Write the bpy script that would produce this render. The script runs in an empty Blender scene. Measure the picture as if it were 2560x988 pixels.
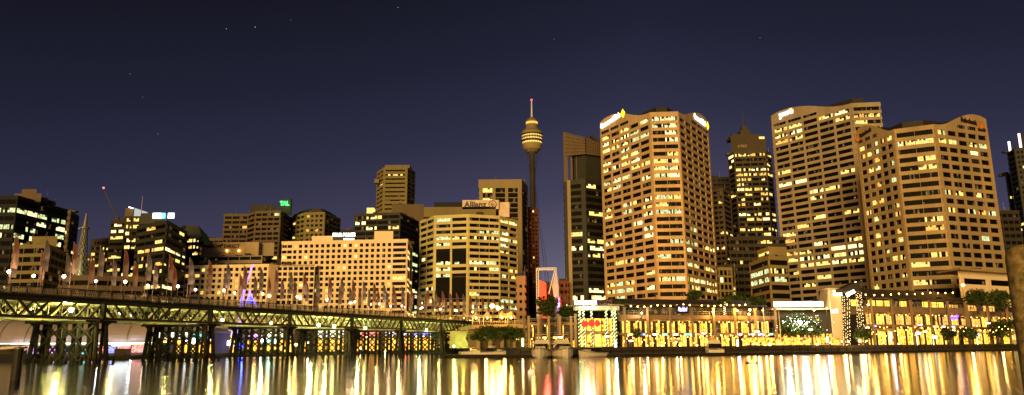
import bpy, math, random
from mathutils import Vector, Matrix
C = bpy.context.scene
COL = C.collection
# ------------------------------------------------------------------ camera
FPX, CX, CY, CAMH = 1840.0, 1280.0, 494.0, 2.4
PITCH = math.atan(372.0/FPX); ROLL = 0.007
Fw = Vector((0, math.cos(PITCH), math.sin(PITCH)))
R0 = Vector((1, 0, 0)); U0 = Vector((0, -math.sin(PITCH), math.cos(PITCH)))
Rt = R0*math.cos(ROLL) - U0*math.sin(ROLL); Up = U0*math.cos(ROLL) + R0*math.sin(ROLL)
CAMP = Vector((0, 0, CAMH))
cd = bpy.data.cameras.new('camera'); cam = bpy.data.objects.new('camera', cd); COL.objects.link(cam)
m3 = Matrix((Rt, Up, -Fw)).transposed()
cam.matrix_world = Matrix.Translation(CAMP) @ m3.to_4x4()
cd.sensor_width = 36; cd.lens = FPX*36/2560; cd.clip_start = 0.1; cd.clip_end = 9000
C.camera = cam
# ------------------------------------------------------------------ world, light, exposure
W = bpy.data.worlds.new('World'); C.world = W; W.use_nodes = True
nt = W.node_tree; N = nt.nodes; L = nt.links
bg = N['Background']; bg.inputs['Strength'].default_value = 0.86
tc = N.new('ShaderNodeTexCoord')
sep = N.new('ShaderNodeSeparateXYZ'); L.new(tc.outputs['Generated'], sep.inputs[0])
mz = N.new('ShaderNodeMath'); mz.operation = 'ABSOLUTE'; L.new(sep.outputs[2], mz.inputs[0])
sx_ = N.new('ShaderNodeMath'); sx_.operation = 'SUBTRACT'; sx_.inputs[1].default_value = .17; L.new(sep.outputs[0], sx_.inputs[0])
sq = N.new('ShaderNodeMath'); sq.operation = 'ABSOLUTE'; L.new(sx_.outputs[0], sq.inputs[0])
mx = N.new('ShaderNodeMath'); mx.operation = 'MULTIPLY_ADD'; mx.inputs[1].default_value = 0.20; L.new(sq.outputs[0], mx.inputs[0]); L.new(mz.outputs[0], mx.inputs[2])
ramp = N.new('ShaderNodeValToRGB'); L.new(mx.outputs[0], ramp.inputs[0])
cr = ramp.color_ramp
stops = [(0.0, (.27, .24, .29)), (0.07, (.20, .178, .235)), (0.14, (.112, .102, .162)), (.22, (.057, .053, .102)), (.32, (.028, .0285, .060)),
         (.42, (.0148, .0157, .0335)), (.55, (.0072, .0073, .0135)), (.66, (.0030, .0029, .0056))]
cr.elements[0].position = 0; cr.elements[0].color = stops[0][1]+(1,)
cr.elements[1].position = stops[-1][0]; cr.elements[1].color = stops[-1][1]+(1,)
for p_, c_ in stops[1:-1]:
    e = cr.elements.new(p_); e.color = c_+(1,)
sky = N.new('ShaderNodeTexSky'); sky.sky_type = 'NISHITA'; sky.sun_disc = False
sky.sun_elevation = math.radians(-6); sky.sun_rotation = math.radians(12)
mixs = N.new('ShaderNodeMix'); mixs.data_type = 'RGBA'; mixs.blend_type = 'ADD'; mixs.inputs[0].default_value = 0.05
L.new(ramp.outputs[0], mixs.inputs[6]); L.new(sky.outputs[0], mixs.inputs[7]); L.new(mixs.outputs[2], bg.inputs[0])
sd = bpy.data.lights.new('city_glow', 'SUN'); sd.energy = 3.5; sd.angle = math.radians(25); sd.color = (1.0, .62, .205)
sd.specular_factor = 0.0
so = bpy.data.objects.new('city_glow', sd); COL.objects.link(so)
so.rotation_euler = Vector((0.30, 1.0, -0.12)).to_track_quat('-Z', 'Y').to_euler()
C.view_settings.view_transform = 'Standard'; C.view_settings.look = 'None'
C.view_settings.exposure = 0.18; C.view_settings.gamma = 1.0; C.view_settings.use_curve_mapping = False
C.render.engine = 'CYCLES'
C.cycles.use_denoising = True; C.cycles.max_bounces = 4; C.cycles.diffuse_bounces = 1; C.cycles.glossy_bounces = 3
C.cycles.transmission_bounces = 2; C.cycles.transparent_max_bounces = 6
C.cycles.sample_clamp_indirect = 0; C.cycles.caustics_reflective = False; C.cycles.caustics_refractive = False
C.cycles.use_light_tree = True
rnd = random.Random(7)
# ------------------------------------------------------------------ measuring
def ray(px, py): return Fw + Rt*((px-CX)/FPX) + Up*((CY-py)/FPX)
def atY(px, py, Y): d = ray(px, py); return CAMP + d*(Y/d.y)
def atZ(px, py, Z): d = ray(px, py); return CAMP + d*((Z-CAMH)/d.z)
def proj(P):
    v = Vector(P)-CAMP; w = v.dot(Fw)
    if w < .1: return (-9999, -9999)
    return (CX+FPX*v.dot(Rt)/w, CY-FPX*v.dot(Up)/w)
def gx(px, Y, py=860): return atY(px, py, Y).x
def zat(px, py, Y): return atY(px, py, Y).z
# ------------------------------------------------------------------ materials
def nodes(name):
    m = bpy.data.materials.new(name); m.use_nodes = True
    t = m.node_tree; return m, t, t.nodes['Principled BSDF']
def mat(name, col, rough=.8, var=.22, scale=.35, metal=0, bump=0.0, streak=False, spec=.2):
    m, t, b = nodes(name)
    tcn = t.nodes.new('ShaderNodeTexCoord'); mp = t.nodes.new('ShaderNodeMapping')
    mp.inputs['Scale'].default_value = (scale, scale, scale*(.25 if streak else 1))
    t.links.new(tcn.outputs['Object'], mp.inputs[0])
    n = t.nodes.new('ShaderNodeTexNoise'); n.inputs['Scale'].default_value = 1; n.inputs['Detail'].default_value = 6; n.inputs['Roughness'].default_value = .65
    t.links.new(mp.outputs[0], n.inputs['Vector'])
    mr = t.nodes.new('ShaderNodeMapRange'); mr.inputs[1].default_value = .3; mr.inputs[2].default_value = .7
    mr.inputs[3].default_value = 1-var; mr.inputs[4].default_value = 1+var*.5
    t.links.new(n.outputs[0], mr.inputs[0])
    mu = t.nodes.new('ShaderNodeVectorMath'); mu.operation = 'SCALE'; mu.inputs[0].default_value = col
    t.links.new(mr.outputs[0], mu.inputs['Scale']); t.links.new(mu.outputs[0], b.inputs['Base Color'])
    b.inputs['Roughness'].default_value = rough; b.inputs['Metallic'].default_value = metal
    b.inputs['Specular IOR Level'].default_value = spec
    if bump:
        bn = t.nodes.new('ShaderNodeBump'); bn.inputs['Strength'].default_value = bump
        t.links.new(n.outputs[0], bn.inputs['Height']); t.links.new(bn.outputs[0], b.inputs['Normal'])
    return m
def emit(name, col, s, sample=False, base=(.02, .02, .02)):
    m, t, b = nodes(name)
    b.inputs['Base Color'].default_value = base+(1,); b.inputs['Emission Color'].default_value = col+(1,); b.inputs['Emission Strength'].default_value = s
    m.cycles.emission_sampling = 'AUTO' if sample else 'NONE'
    return m
def lit(name, ca, cb, s, scale=(.8, .8, .5), lo=.36, hi=.62, dark=(.02, .012, .004)):
    """a lit room seen through glass: light colour changes from room to room and lamp to lamp"""
    m, t, b = nodes(name)
    tcn = t.nodes.new('ShaderNodeTexCoord'); mp = t.nodes.new('ShaderNodeMapping'); mp.inputs['Scale'].default_value = scale
    t.links.new(tcn.outputs['Object'], mp.inputs[0])
    n = t.nodes.new('ShaderNodeTexNoise'); n.inputs['Scale'].default_value = 1; n.inputs['Detail'].default_value = 3
    t.links.new(mp.outputs[0], n.inputs['Vector'])
    r = t.nodes.new('ShaderNodeValToRGB'); e = r.color_ramp.elements
    e[0].position = lo; e[0].color = dark+(1,); e[1].position = hi; e[1].color = cb+(1,)
    k = r.color_ramp.elements.new((lo+hi)/2-.03); k.color = ca+(1,)
    t.links.new(n.outputs[0], r.inputs[0]); t.links.new(r.outputs[0], b.inputs['Emission Color'])
    b.inputs['Emission Strength'].default_value = s; b.inputs['Base Color'].default_value = (.02, .02, .02, 1); b.inputs['Roughness'].default_value = .4; b.inputs['Specular IOR Level'].default_value = .1
    m.cycles.emission_sampling = 'NONE'
    return m
M = {}
M['glass'] = mat('dark_glass', (.006, .005, .005), .45, .5, .6, spec=.02)
M['dim'] = lit('dim_room', (.10, .055, .02), (.5, .30, .10), .8, (.9, .9, .9), .42, .75)
M['lit'] = lit('lit_room', (.95, .58, .12), (1, .77, .22), 1.45, (.7, .7, 1.1), .28, .60, (.16, .08, .02))
M['bright'] = lit('bright_room', (1, .74, .30), (1, .86, .38), 1.9, (.5, .5, .8), .2, .55, (.5, .3, .08))
M['green'] = lit('greenish_room', (.50, .58, .22), (.86, .95, .50), 1.15, (.6, .6, 1.0), .28, .6, (.1, .1, .03))
M['warm'] = lit('warm_room', (.9, .40, .06), (1, .58, .13), 1.3, (.7, .7, 1.1), .28, .6, (.2, .07, .01))
WIN = [M[k] for k in ('glass', 'dim', 'lit', 'bright', 'green', 'warm')]
M['shop'] = lit('lit_shop', (1, .40, .03), (1, .64, .11), 2.4, (.9, .9, .9), .27, .64, (.10, .04, .008))
M['shop2'] = lit('lit_restaurant', (.9, .32, .02), (1, .58, .08), 2.6, (1.3, 1.3, 1.5), .36, .66, (.03, .014, .004))
M['mull'] = mat('dark_frame', (.03, .026, .022), .6)
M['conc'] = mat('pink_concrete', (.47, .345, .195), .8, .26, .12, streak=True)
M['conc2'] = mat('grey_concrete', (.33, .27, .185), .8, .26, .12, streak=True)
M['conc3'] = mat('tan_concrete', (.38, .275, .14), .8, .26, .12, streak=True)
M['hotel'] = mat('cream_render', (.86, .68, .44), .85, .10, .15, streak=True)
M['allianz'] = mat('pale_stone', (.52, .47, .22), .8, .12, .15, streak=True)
M['wharf'] = mat('wharf_render', (.24, .165, .10), .8, .2, .3)
M['beige'] = mat('beige_stone', (.26, .21, .11), .8, .12, .1, streak=True)
M['brown'] = mat('brown_stone', (.13, .095, .06), .85, .15, .15, streak=True)
M['dglass'] = mat('dark_glass_cladding', (.022, .026, .02), .4, .3, .15)
M['bronze'] = mat('bronze_cladding', (.062, .050, .028), .6, .25, .15)
M['olive'] = mat('olive_stone', (.20, .165, .075), .85, .15, .15, streak=True)
M['dbrown'] = mat('dark_brown_cladding', (.036, .030, .02), .7, .2, .15)
M['dgrey'] = mat('dark_grey_cladding', (.030, .032, .027), .6, .2, .15)
M['black'] = mat('near_black_cladding', (.009, .010, .013), .5, .3, .2, spec=.1)
M['redb'] = mat('red_brick', (.16, .055, .035), .9, .2, .4)
M['roof'] = mat('dark_roof_metal', (.03, .024, .024), .6, .3, .3)
M['white'] = mat('white_paint', (.62, .58, .5), .5, .1, .5)
M['steel'] = mat('grey_steel', (.22, .21, .19), .45, .2, 1, metal=.3)
M['dsteel'] = mat('dark_steel', (.035, .033, .028), .55, .3, 1)
M['timber'] = mat('weathered_timber', (.022, .02, .013), .85, .4, 1.4, bump=.3)
M['truss'] = mat('cream_bridge_paint', (.36, .33, .22), .6, .35, 1.6)
M['trussd'] = mat('dark_shaded_bridge_paint', (.045, .045, .03), .6, .3, 1.2)  # dark on deck edge and rail posts; on near truss, silhouette shade as colour
M['rail'] = mat('rail_paint', (.5, .40, .24), .6, .25, 1.5)
M['bark'] = mat('bark', (.07, .05, .03), .9, .3, 3)
M['leaf'] = mat('leaf', (.055, .085, .02), .7, .5, 1.2)
M['leaf2'] = mat('lit_tone_leaf', (.09, .12, .02), .7, .5, 1.2)  # lighter copy of leaf for lit trees, their light put into the colour
M['stone'] = mat('quay_stone', (.05, .042, .03), .85, .35, .5, bump=.3)
M['deck'] = mat('paving', (.12, .10, .08), .85, .25, .5)
M['pillar'] = mat('ochre_render', (.27, .20, .085), .95, .75, 26, bump=.8)
M['hull'] = mat('boat_gelcoat', (.75, .66, .52), .35, .1, 1)
M['canvas'] = mat('canvas', (.6, .46, .32), .9, .15, 1)
M['bglass'] = mat('boat_glass', (.01, .01, .01), .1)
M['redpole'] = mat('pink_pole_paint', (.30, .21, .17), .5)
E = {}
E['lamp'] = emit('lamp_globe', (1, .66, .28), 18)
E['pink'] = emit('pinkish_lamp', (1, .62, .36), 12)
E['sodium'] = emit('sodium_lamp', (1, .50, .09), 26)
E['flood'] = emit('yellow_green_floodlight', (1, .93, .30), 40)
E['bulb'] = emit('warm_bulb', (1, .52, .10), 16)
E['gbulb'] = emit('green_white_bulb', (.70, 1, .45), 5)
E['red'] = emit('red_light', (1, .03, .03), 8)
E['white'] = emit('white_sign_light', (.92, 1, .86), 4.5)
E['cwhite'] = emit('cool_sign_light', (.82, .90, 1), 5)
E['text'] = emit('white_sign_letters', (1, .95, .9), 5)
E['yellow'] = emit('yellow_logo_light', (1, .80, .02), 1.6)
E['orange'] = emit('orange_logo_light', (1, .42, .05), 3)
E['green'] = emit('green_sign_light', (.02, 1, .12), 5)
E['blue'] = emit('blue_light', (.03, .06, 1), 5)
E['purple'] = emit('purple_tube_light', (.38, .22, 1), 2.2)
E['violet'] = emit('violet_sign_light', (.62, .52, 1), 2.6)
E['redsign'] = emit('red_sign_light', (1, .015, .01), 1.3)
E['pinkneon'] = emit('pink_neon', (1, .25, .55), 4)
E['cyan'] = emit('cyan_sign_light', (.25, 1, .75), 5)
E['amber'] = emit('amber_soffit_light', (1, .52, .12), 1.6)
E['awning'] = emit('lit_awning', (1, .72, .30), 1.7)
E['star'] = emit('star_light', (1, .97, 1), 1.0)
# ------------------------------------------------------------------ mesh builder
class MB:
    def __init__(s): s.v = []; s.f = []; s.m = []
    def add(s, vs, fs, mi=0):
        o = len(s.v); s.v += [tuple(v) for v in vs]; s.f += [tuple(i+o for i in f) for f in fs]; s.m += [mi]*len(fs)
    def box(s, x0, x1, y0, y1, z0, z1, mi=0):
        s.prism([(x0, y0), (x1, y0), (x1, y1), (x0, y1)], z0, z1, mi)
    def prism(s, poly, z0, z1, mi=0):
        n = len(poly)
        zt = z1 if isinstance(z1, (list, tuple)) else [z1]*n
        vs = [(p[0], p[1], z0) for p in poly]+[(p[0], p[1], zt[i]) for i, p in enumerate(poly)]
        fs = [tuple(range(n-1, -1, -1)), tuple(range(n, 2*n))]+[(i, (i+1) % n, n+(i+1) % n, n+i) for i in range(n)]
        s.add(vs, fs, mi)
    def sbox(s, x0, x1, y0, y1, z0, z1, mi=0):
        # box whose sides recede along the street line
        k = y1/y0
        s.prism([(x0, y0), (x1, y0), (x1*k if x1 < 0 else max(x1, x0*k+1), y1), (x0*k if x0 > 0 else min(x0, x1*k-1), y1)], z0, z1, mi)
    def bar(s, a, b, w, h=None, mi=0):
        a = Vector(a); b = Vector(b); d = (b-a)
        if d.length < 1e-6: return
        d.normalize(); h = h or w
        u = d.cross(Vector((0, 0, 1)))
        if u.length < 1e-3: u = Vector((1, 0, 0))
        u.normalize(); v = u.cross(d); u = u*w/2; v = v*h/2
        vs = [a-u-v, a+u-v, a+u+v, a-u+v, b-u-v, b+u-v, b+u+v, b-u+v]
        s.add(vs, [(3, 2, 1, 0), (4, 5, 6, 7), (0, 1, 5, 4), (1, 2, 6, 5), (2, 3, 7, 6), (3, 0, 4, 7)], mi)
    def tube(s, a, b, r0, r1=None, n=8, mi=0):
        a = Vector(a); b = Vector(b); d = (b-a).normalized(); r1 = r0 if r1 is None else r1
        u = d.cross(Vector((0, 0, 1)))
        if u.length < 1e-3: u = Vector((1, 0, 0))
        u.normalize(); v = u.cross(d)
        vs = []
        for c, r in ((a, r0), (b, r1)):
            for i in range(n):
                t = 2*math.pi*i/n; vs.append(c+u*(r*math.cos(t))+v*(r*math.sin(t)))
        s.add(vs, [(i, (i+1) % n, n+(i+1) % n, n+i) for i in range(n)]+[tuple(range(n-1, -1, -1)), tuple(range(n, 2*n))], mi)
    def lathe(s, prof, c=(0, 0, 0), n=16, mi=0):
        vs = []; c = Vector(c)
        for r, z in prof:
            for i in range(n):
                t = 2*math.pi*i/n; vs.append((c.x+r*math.cos(t), c.y+r*math.sin(t), c.z+z))
        fs = []
        for k in range(len(prof)-1):
            for i in range(n): fs.append((k*n+i, k*n+(i+1) % n, (k+1)*n+(i+1) % n, (k+1)*n+i))
        fs += [tuple(range(n-1, -1, -1)), tuple((len(prof)-1)*n+i for i in range(n))]
        s.add(vs, fs, mi)
    def ball(s, c, r, mi=0, n=8, k=5, sz=1):
        s.lathe([(max(.001, r*math.sin(math.pi*i/k)), -r*sz*math.cos(math.pi*i/k)) for i in range(k+1)], c, n, mi)
    def build(s, name, mats, parent=None, smooth=False):
        me = bpy.data.meshes.new(name); me.from_pydata(s.v, [], s.f)
        if not isinstance(mats, (list, tuple)): mats = [mats]
        for m in mats: me.materials.append(m)
        if len(mats) > 1: me.polygons.foreach_set('material_index', s.m)
        if smooth: me.polygons.foreach_set('use_smooth', [True]*len(me.polygons))
        me.update()
        o = bpy.data.objects.new(name, me); COL.objects.link(o)
        if parent is not None: hang(o, parent)
        return o
def hang(o, parent):
    o.parent = parent; o.matrix_parent_inverse = wmat(parent).inverted()
def wmat(o):
    m = o.matrix_basis.copy()
    if o.parent: m = wmat(o.parent) @ o.matrix_parent_inverse @ m
    return m
def thing(name, label, cat, loc=(0, 0, 0), group=None):
    o = bpy.data.objects.new(name, None); COL.objects.link(o); o.location = loc; o.empty_display_size = .5
    return tag(o, label, cat, group)
def tag(o, label, cat, group=None):
    o['label'] = label; o['category'] = cat; o['kind'] = 'thing'
    if group: o['group'] = group
    return o
def struct(o, kind='structure'): o['kind'] = kind; return o
def copy_tree(o, loc, label=None, group=None, rz=None, parent=None):
    c = o.copy(); COL.objects.link(c)
    if parent is None:
        c.location = loc
        if rz is not None: c.rotation_euler = (0, 0, rz)
        if label: c['label'] = label
        if group: c['group'] = group
    else:
        c.parent = parent
    for ch in list(o.children): copy_tree(ch, None, parent=c)
    return c
LD = {}
def plight(loc, col, e, r=.25, parent=None, key=None):
    k = key or (col, e, r)
    if k not in LD:
        d = bpy.data.lights.new('lamp_light', 'POINT'); d.color = col; d.energy = e; d.shadow_soft_size = r; LD[k] = d
    o = bpy.data.objects.new('lamp_light', LD[k]); COL.objects.link(o); o.location = loc
    if parent is not None: hang(o, parent)
    return o
def text(s, name, mats, parent, a, b, height, extr=.08, out=.1, norm=None, italic=0, fit=True):
    """letters standing on the line a->b (left to right), upright, facing norm"""
    cu = bpy.data.curves.new('t', 'FONT'); cu.body = s; cu.size = 1; cu.extrude = .02; cu.offset = .03; cu.shear = italic
    t = bpy.data.objects.new('t', cu); COL.objects.link(t)
    dg = bpy.context.evaluated_depsgraph_get(); dg.update()
    me = bpy.data.meshes.new_from_object(t.evaluated_get(dg)); bpy.data.objects.remove(t); bpy.data.curves.remove(cu)
    xs = [v.co.x for v in me.vertices]; ys = [v.co.y for v in me.vertices]
    x0, x1, y0, y1 = min(xs), max(xs), min(ys), max(ys)
    a = Vector(a); b = Vector(b); L_ = (b-a).length; u = (b-a).normalized(); z = Vector((0, 0, 1)); n = u.cross(z).normalized()
    v = n.cross(u).normalized()*-1
    if v.z < 0: v = -v
    sx = L_/(x1-x0); sy = height/(y1-y0)
    for vt in me.vertices:
        c = vt.co; p = a+u*((c.x-x0)*sx)+v*((c.y-y0)*sy)+n*(out+c.z/.02*extr/2)
        vt.co = p
    me.materials.clear(); me.materials.append(mats); me.name = name
    o = bpy.data.objects.new(name, me); COL.objects.link(o)
    if parent is not None: hang(o, parent)
    return o
# ------------------------------------------------------------------ building engine
def offset(poly, d):
    n = len(poly); out = []
    for i in range(n):
        p0 = Vector(poly[i-1][:2]); p1 = Vector(poly[i][:2]); p2 = Vector(poly[(i+1) % n][:2])
        e1 = (p1-p0).normalized(); e2 = (p2-p1).normalized()
        n1 = Vector((e1.y, -e1.x)); n2 = Vector((e2.y, -e2.x)); b = (n1+n2)
        if b.length < .2: b = n1
        b = b.normalized(); k = d/max(.35, b.dot(n1)); out.append(p1+b*k)
    return [(q.x, q.y) for q in out]
def closed(front, depth):
    a = front[0]; b = front[-1]
    fa = 1.06 if a[0] > 0 else .6; fb = 1.06 if b[0] < 0 else .6
    xa, xb = a[0]+depth*a[0]/a[1]*fa, b[0]+depth*b[0]/b[1]*fb
    return list(front)+[(max(xb, xa+4), b[1]+depth), (xa, a[1]+depth)]
WINS = {}
def block(root, front, z0, zt, faces, fh=3.6, wf=.55, zr=None, wall='conc', d=.45, depth=30, slab=True, core='mull', zmin=None, roof=True, nm='wall', top=None):
    """front: ground points left to right; faces: one dict per front edge"""
    poly = closed(front, depth); wh = fh*wf
    zr = zr if zr is not None else zt-fh*.5-1.0
    zmin = zmin if zmin is not None else z0+.5
    rows = []
    z = zr
    while z-wh/2 > zmin: rows.append(z); z -= fh
    c = MB(); c.prism(poly, z0, zt-.1); c.build('inner_wall', M[core], root)
    w = MB()
    if slab:
        ring = offset(poly, d)
        w.prism(ring, rows[0]+wh/2, zt) if rows else w.prism(ring, z0, zt)
        for k, zz in enumerate(rows):
            lo = rows[k+1]+wh/2 if k+1 < len(rows) else z0
            w.prism(ring, lo, zz-wh/2)
    else:
        ring = offset(poly, d); w.prism(ring, zt-1.2, zt)
    WL = WINS.setdefault(root.name, (root, []))[1]
    for fi, fc in enumerate(faces):
        if not fc: continue
        a = Vector(front[fi]); b = Vector(front[fi+1]); Ln = (b-a).length; u = (b-a)/Ln; n = Vector((u.y, -u.x))
        nb = fc.get('bays', 1); pw = fc.get('pier', .6); ep = fc.get('end', pw); pd = fc.get('pd', d-.06)
        inner = Ln-2*ep; bw = (inner-(nb-1)*pw)/nb
        def rect(s0, s1, o0, o1): return [tuple(a+u*s0+n*o0), tuple(a+u*s1+n*o0), tuple(a+u*s1+n*o1), tuple(a+u*s0+n*o1)]
        ptop = zt-.07
        for i in range(nb+1):
            if i == 0: s0, s1 = 0, ep
            elif i == nb: s0, s1 = Ln-ep, Ln
            else: s0 = ep+i*bw+(i-1)*pw; s1 = s0+pw
            if s1-s0 < .02: continue
            pe = pd+.16 if (i in (0, nb) and fc.get('bold')) else pd
            w.prism([(q[0], q[1]) for q in (a+u*s0+n*pe, a+u*s1+n*pe, a+u*s1-n*.3, a+u*s0-n*.3)][::1], z0, ptop)
        lp = fc.get('lit', .2); rl = fc.get('rows', {}); npn = fc.get('panes', 4); mg = fc.get('mull', .09)
        kinds = fc.get('kinds', (2, 2, 2, 3, 5)); bands = fc.get('band', .0)
        blank = fc.get('blank', ())
        for k, zz in enumerate(rows):
            r0 = rl.get(k, None)
            if r0 is None:
                r0 = lp*rnd.choice((0, .3, .8, 1.2, 2.4)) if rnd.random() > bands else .95
            for i in range(nb):
                if (k, i) in blank: continue
                s0 = ep+i*(bw+pw)+.02; s1 = s0+bw-.04
                bl = rnd.random() < r0; base = rnd.choice(kinds)
                q = []; pwid = (s1-s0)/npn
                for j in range(npn):
                    t0 = s0+j*pwid+mg/2; t1 = s0+(j+1)*pwid-mg/2
                    on = bl and rnd.random() < .8
                    if not on and rnd.random() < .10: mi = 1
                    elif on: mi = base if rnd.random() < .8 else rnd.choice(kinds)
                    else: mi = 0
                    zb = zz-wh/2+.02; zc = zz+wh/2-.02
                    if mi and rnd.random() < .3 and wh > 1.2:      # a blind drawn part way
                        zc2 = zb+(zc-zb)*rnd.uniform(.45, .8)
                        q.append((t0, t1, zb, zc2, mi)); q.append((t0, t1, zc2, zc, 1 if mi > 1 else 0)); continue
                    q.append((t0, t1, zb, zc, mi))
                WL.append((a, u, n, q, zz, s0, s1, wh))
    w.build(nm, M[wall], root)
    if roof:
        r = MB(); r.prism(offset(poly, -.6), zt-.05, zt+.12); r.build('roof', M['roof'], root)
    return rows, poly
def flush_windows(limit=100, ymax=None):
    ymax = ymax or {}
    for key, (root, WL) in WINS.items():
        sc = []
        for w in WL:
            a, u, n, q, zz, s0, s1, wh = w
            P0 = proj((a.x+u.x*s0, a.y+u.y*s0, zz+wh/2)); P1 = proj((a.x+u.x*s1, a.y+u.y*s1, zz-wh/2))
            ar = abs(P1[0]-P0[0])*abs(P1[1]-P0[1]); cx = (P0[0]+P1[0])/2; cy = (P0[1]+P1[1])/2
            if cx < 0 or cx > 2560 or cy > root.get('vis', 850) or cy < 0: ar = 0
            sc.append(ar)
        order = sorted(range(len(WL)), key=lambda i: -sc[i]); rest = MB()
        for rk, i in enumerate(order):
            a, u, n, q, zz, s0, s1, wh = WL[i]
            mb = MB() if (rk < limit and sc[i] > 12) else rest
            for (t0, t1, zb, zc, mi) in q:
                p0 = a+u*t0+n*.05; p1 = a+u*t1+n*.05
                mb.add([(p0.x, p0.y, zb), (p1.x, p1.y, zb), (p1.x, p1.y, zc), (p0.x, p0.y, zc)], [(0, 1, 2, 3)], mi)
            if mb is not rest: mb.build('window', WIN, root)
        if rest.v:
            o = rest.build('window', WIN, root)
            o['kind'] = 'stuff'
        if 'vis' in root: del root['vis']
def bld(name, label, front_px, Y=None, **k):
    """front_px: (px, py, Y) of roof corners left to right"""
    pts = [atY(*q) for q in front_px]
    front = [(p.x, p.y) for p in pts]; zt = k.pop('zt', max(p.z for p in pts))
    root = k.pop('root', None)
    if root is None:
        root = thing(name, label, k.pop('cat', 'building'), (front[0][0], front[0][1], 2), k.pop('group', None))
    vis = k.pop('vis', None)
    if vis: root['vis'] = vis
    faces = k.pop('faces')
    rows, poly = block(root, front, k.pop('z0', .8), zt, faces, **k)
    roof_units(root, front, zt, 3)
    return root, front, zt, rows, poly
def roof_units(root, front, zt, k=3):
    for i in range(k):
        j = rnd.randrange(len(front)-1); a, b = front[j], front[j+1]; f = rnd.uniform(.15, .8); x, y = a[0]+(b[0]-a[0])*f, a[1]+(b[1]-a[1])*f+rnd.uniform(2.5, 6)
        w = rnd.uniform(1.2, 4.0); mb = MB(); mb.box(x-w/2, x+w/2, y, y+w, zt, zt+rnd.uniform(.9, 2.2)); mb.build('roof_unit', M[rnd.choice(('dbrown', 'roof', 'brown'))], root)
        if rnd.random() < .5: mb = MB(); mb.tube((x+w, y, zt), (x+w, y, zt+rnd.uniform(2.5, 6)), .12, .05, 5); mb.build('antenna', M['steel'], root)
def boxpx(root, name, m, px0, px1, pyt, pyb, Y, depth=8, z0=None):
    a = atY(px0, pyt, Y); b = atY(px1, pyt, Y)
    zb = zat((px0+px1)/2, pyb, Y) if z0 is None else z0
    mb = MB(); mb.sbox(a.x, b.x, Y, Y+depth, zb, (a.z+b.z)/2); return mb.build(name, M[m] if isinstance(m, str) else m, root)
# ------------------------------------------------------------------ sky, water, ground
ST = [(638, 68, .9, 'brightest star, white point upper left of the sky'), (566, 72, .8, 'star just left of the brightest star'), (995, 19, .8, 'star near the top edge above the round banded tower'),
      (727, 50, .6, 'faint star right of the brightest star'), (1385, 98, .6, 'faint star high above the needle tower'), (1900, 95, .6, 'faint star high above the spired office tower'),
      (325, 185, .6, 'faint star lowest but one on the left'), (357, 243, .6, 'faint star lower left above the crane'), (395, 335, .6, 'lowest faint star above the crane')]
for px, py, r, lb in ST:
    p = CAMP + ray(px, py).normalized()*4200
    mb = MB(); mb.ball(p, 2.0*r, n=8, k=6); tag(mb.build('star', emit('star_shine', (1, .97, 1), r*.9)), lb, 'star', 'stars')
m, t, b = nodes('harbour_water')
b.inputs['Base Color'].default_value = (.006, .007, .005, 1); b.inputs['Roughness'].default_value = .115; b.inputs['IOR'].default_value = 1.33
tcn = t.nodes.new('ShaderNodeTexCoord'); hs = []
for sc, dt in (((.10, .45, 1), 3), ((1.6, 5.5, 1), 3)):
    mp = t.nodes.new('ShaderNodeMapping'); mp.inputs['Scale'].default_value = sc; t.links.new(tcn.outputs['Object'], mp.inputs[0])
    n = t.nodes.new('ShaderNodeTexNoise'); n.inputs['Scale'].default_value = 1; n.inputs['Detail'].default_value = dt; t.links.new(mp.outputs[0], n.inputs['Vector']); hs.append(n)
ad = t.nodes.new('ShaderNodeMath'); ad.operation = 'MULTIPLY_ADD'; ad.inputs[1].default_value = .32
t.links.new(hs[1].outputs[0], ad.inputs[0]); t.links.new(hs[0].outputs[0], ad.inputs[2])
bp = t.nodes.new('ShaderNodeBump'); bp.inputs['Strength'].default_value = .05; bp.inputs['Distance'].default_value = .25
t.links.new(ad.outputs[0], bp.inputs['Height']); t.links.new(bp.outputs[0], b.inputs['Normal'])
WATER = m
mb = MB(); mb.add([(-700, -60, 0), (700, -60, 0), (700, 330, 0), (-700, 330, 0)], [(0, 1, 2, 3)])
struct(mb.build('harbour_water', WATER))
# shoreline, left to right
SH = [(-330, 178), (gx(385, 192), 192), (gx(650, 224), 224), (gx(860, 256), 256), (gx(1086, 290), 290), (gx(1165, 300), 300), (gx(1195, 240), 240), (gx(1300, 178), 178),
      (gx(1500, 172), 172), (gx(1840, 186), 186), (gx(2150, 206), 206), (gx(2560, 252), 252), (420, 330)]
def shoreY(x):
    for (x0, y0), (x1, y1) in zip(SH, SH[1:]):
        if x0 <= x <= x1: return y0+(y1-y0)*(x-x0)/(x1-x0)
    return SH[-1][1]
mb = MB(); n = len(SH)
far = [(-2600, 178)] + SH + [(2600, 330)]
vs = [(x, y, .85 if x < SH[4][0]-1 else 1.9) for x, y in far]+[(x*1.6, 4000, 1.9) for x, y in far]
mb.add(vs, [(i, i+1, len(far)+i+1, len(far)+i) for i in range(len(far)-1)])
struct(mb.build('city_ground', M['deck']))
mb = MB()
for (x0, y0), (x1, y1) in zip(SH, SH[1:]):
    mb.prism([(x0, y0-.3), (x1, y1-.3), (x1, y1+1.2), (x0, y0+1.2)], -1.5, 1.0 if x1 < SH[5][0]-1 else 2.05)
struct(mb.build('quay_wall', M['stone']))
mb = MB()
x = SH[7][0]
while x < SH[11][0]:
    y = shoreY(x)-.42; mb.box(x-.12, x+.12, y-.14, y+.1, -.5, 1.7); x += 2.6
for i in range(7, 11):
    (x0, y0), (x1, y1) = SH[i], SH[i+1]; mb.bar((x0, y0-.5, 1.15), (x1, y1-.5, 1.15), .12, .2)
struct(mb.build('quay_fender', M['timber']))
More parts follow.
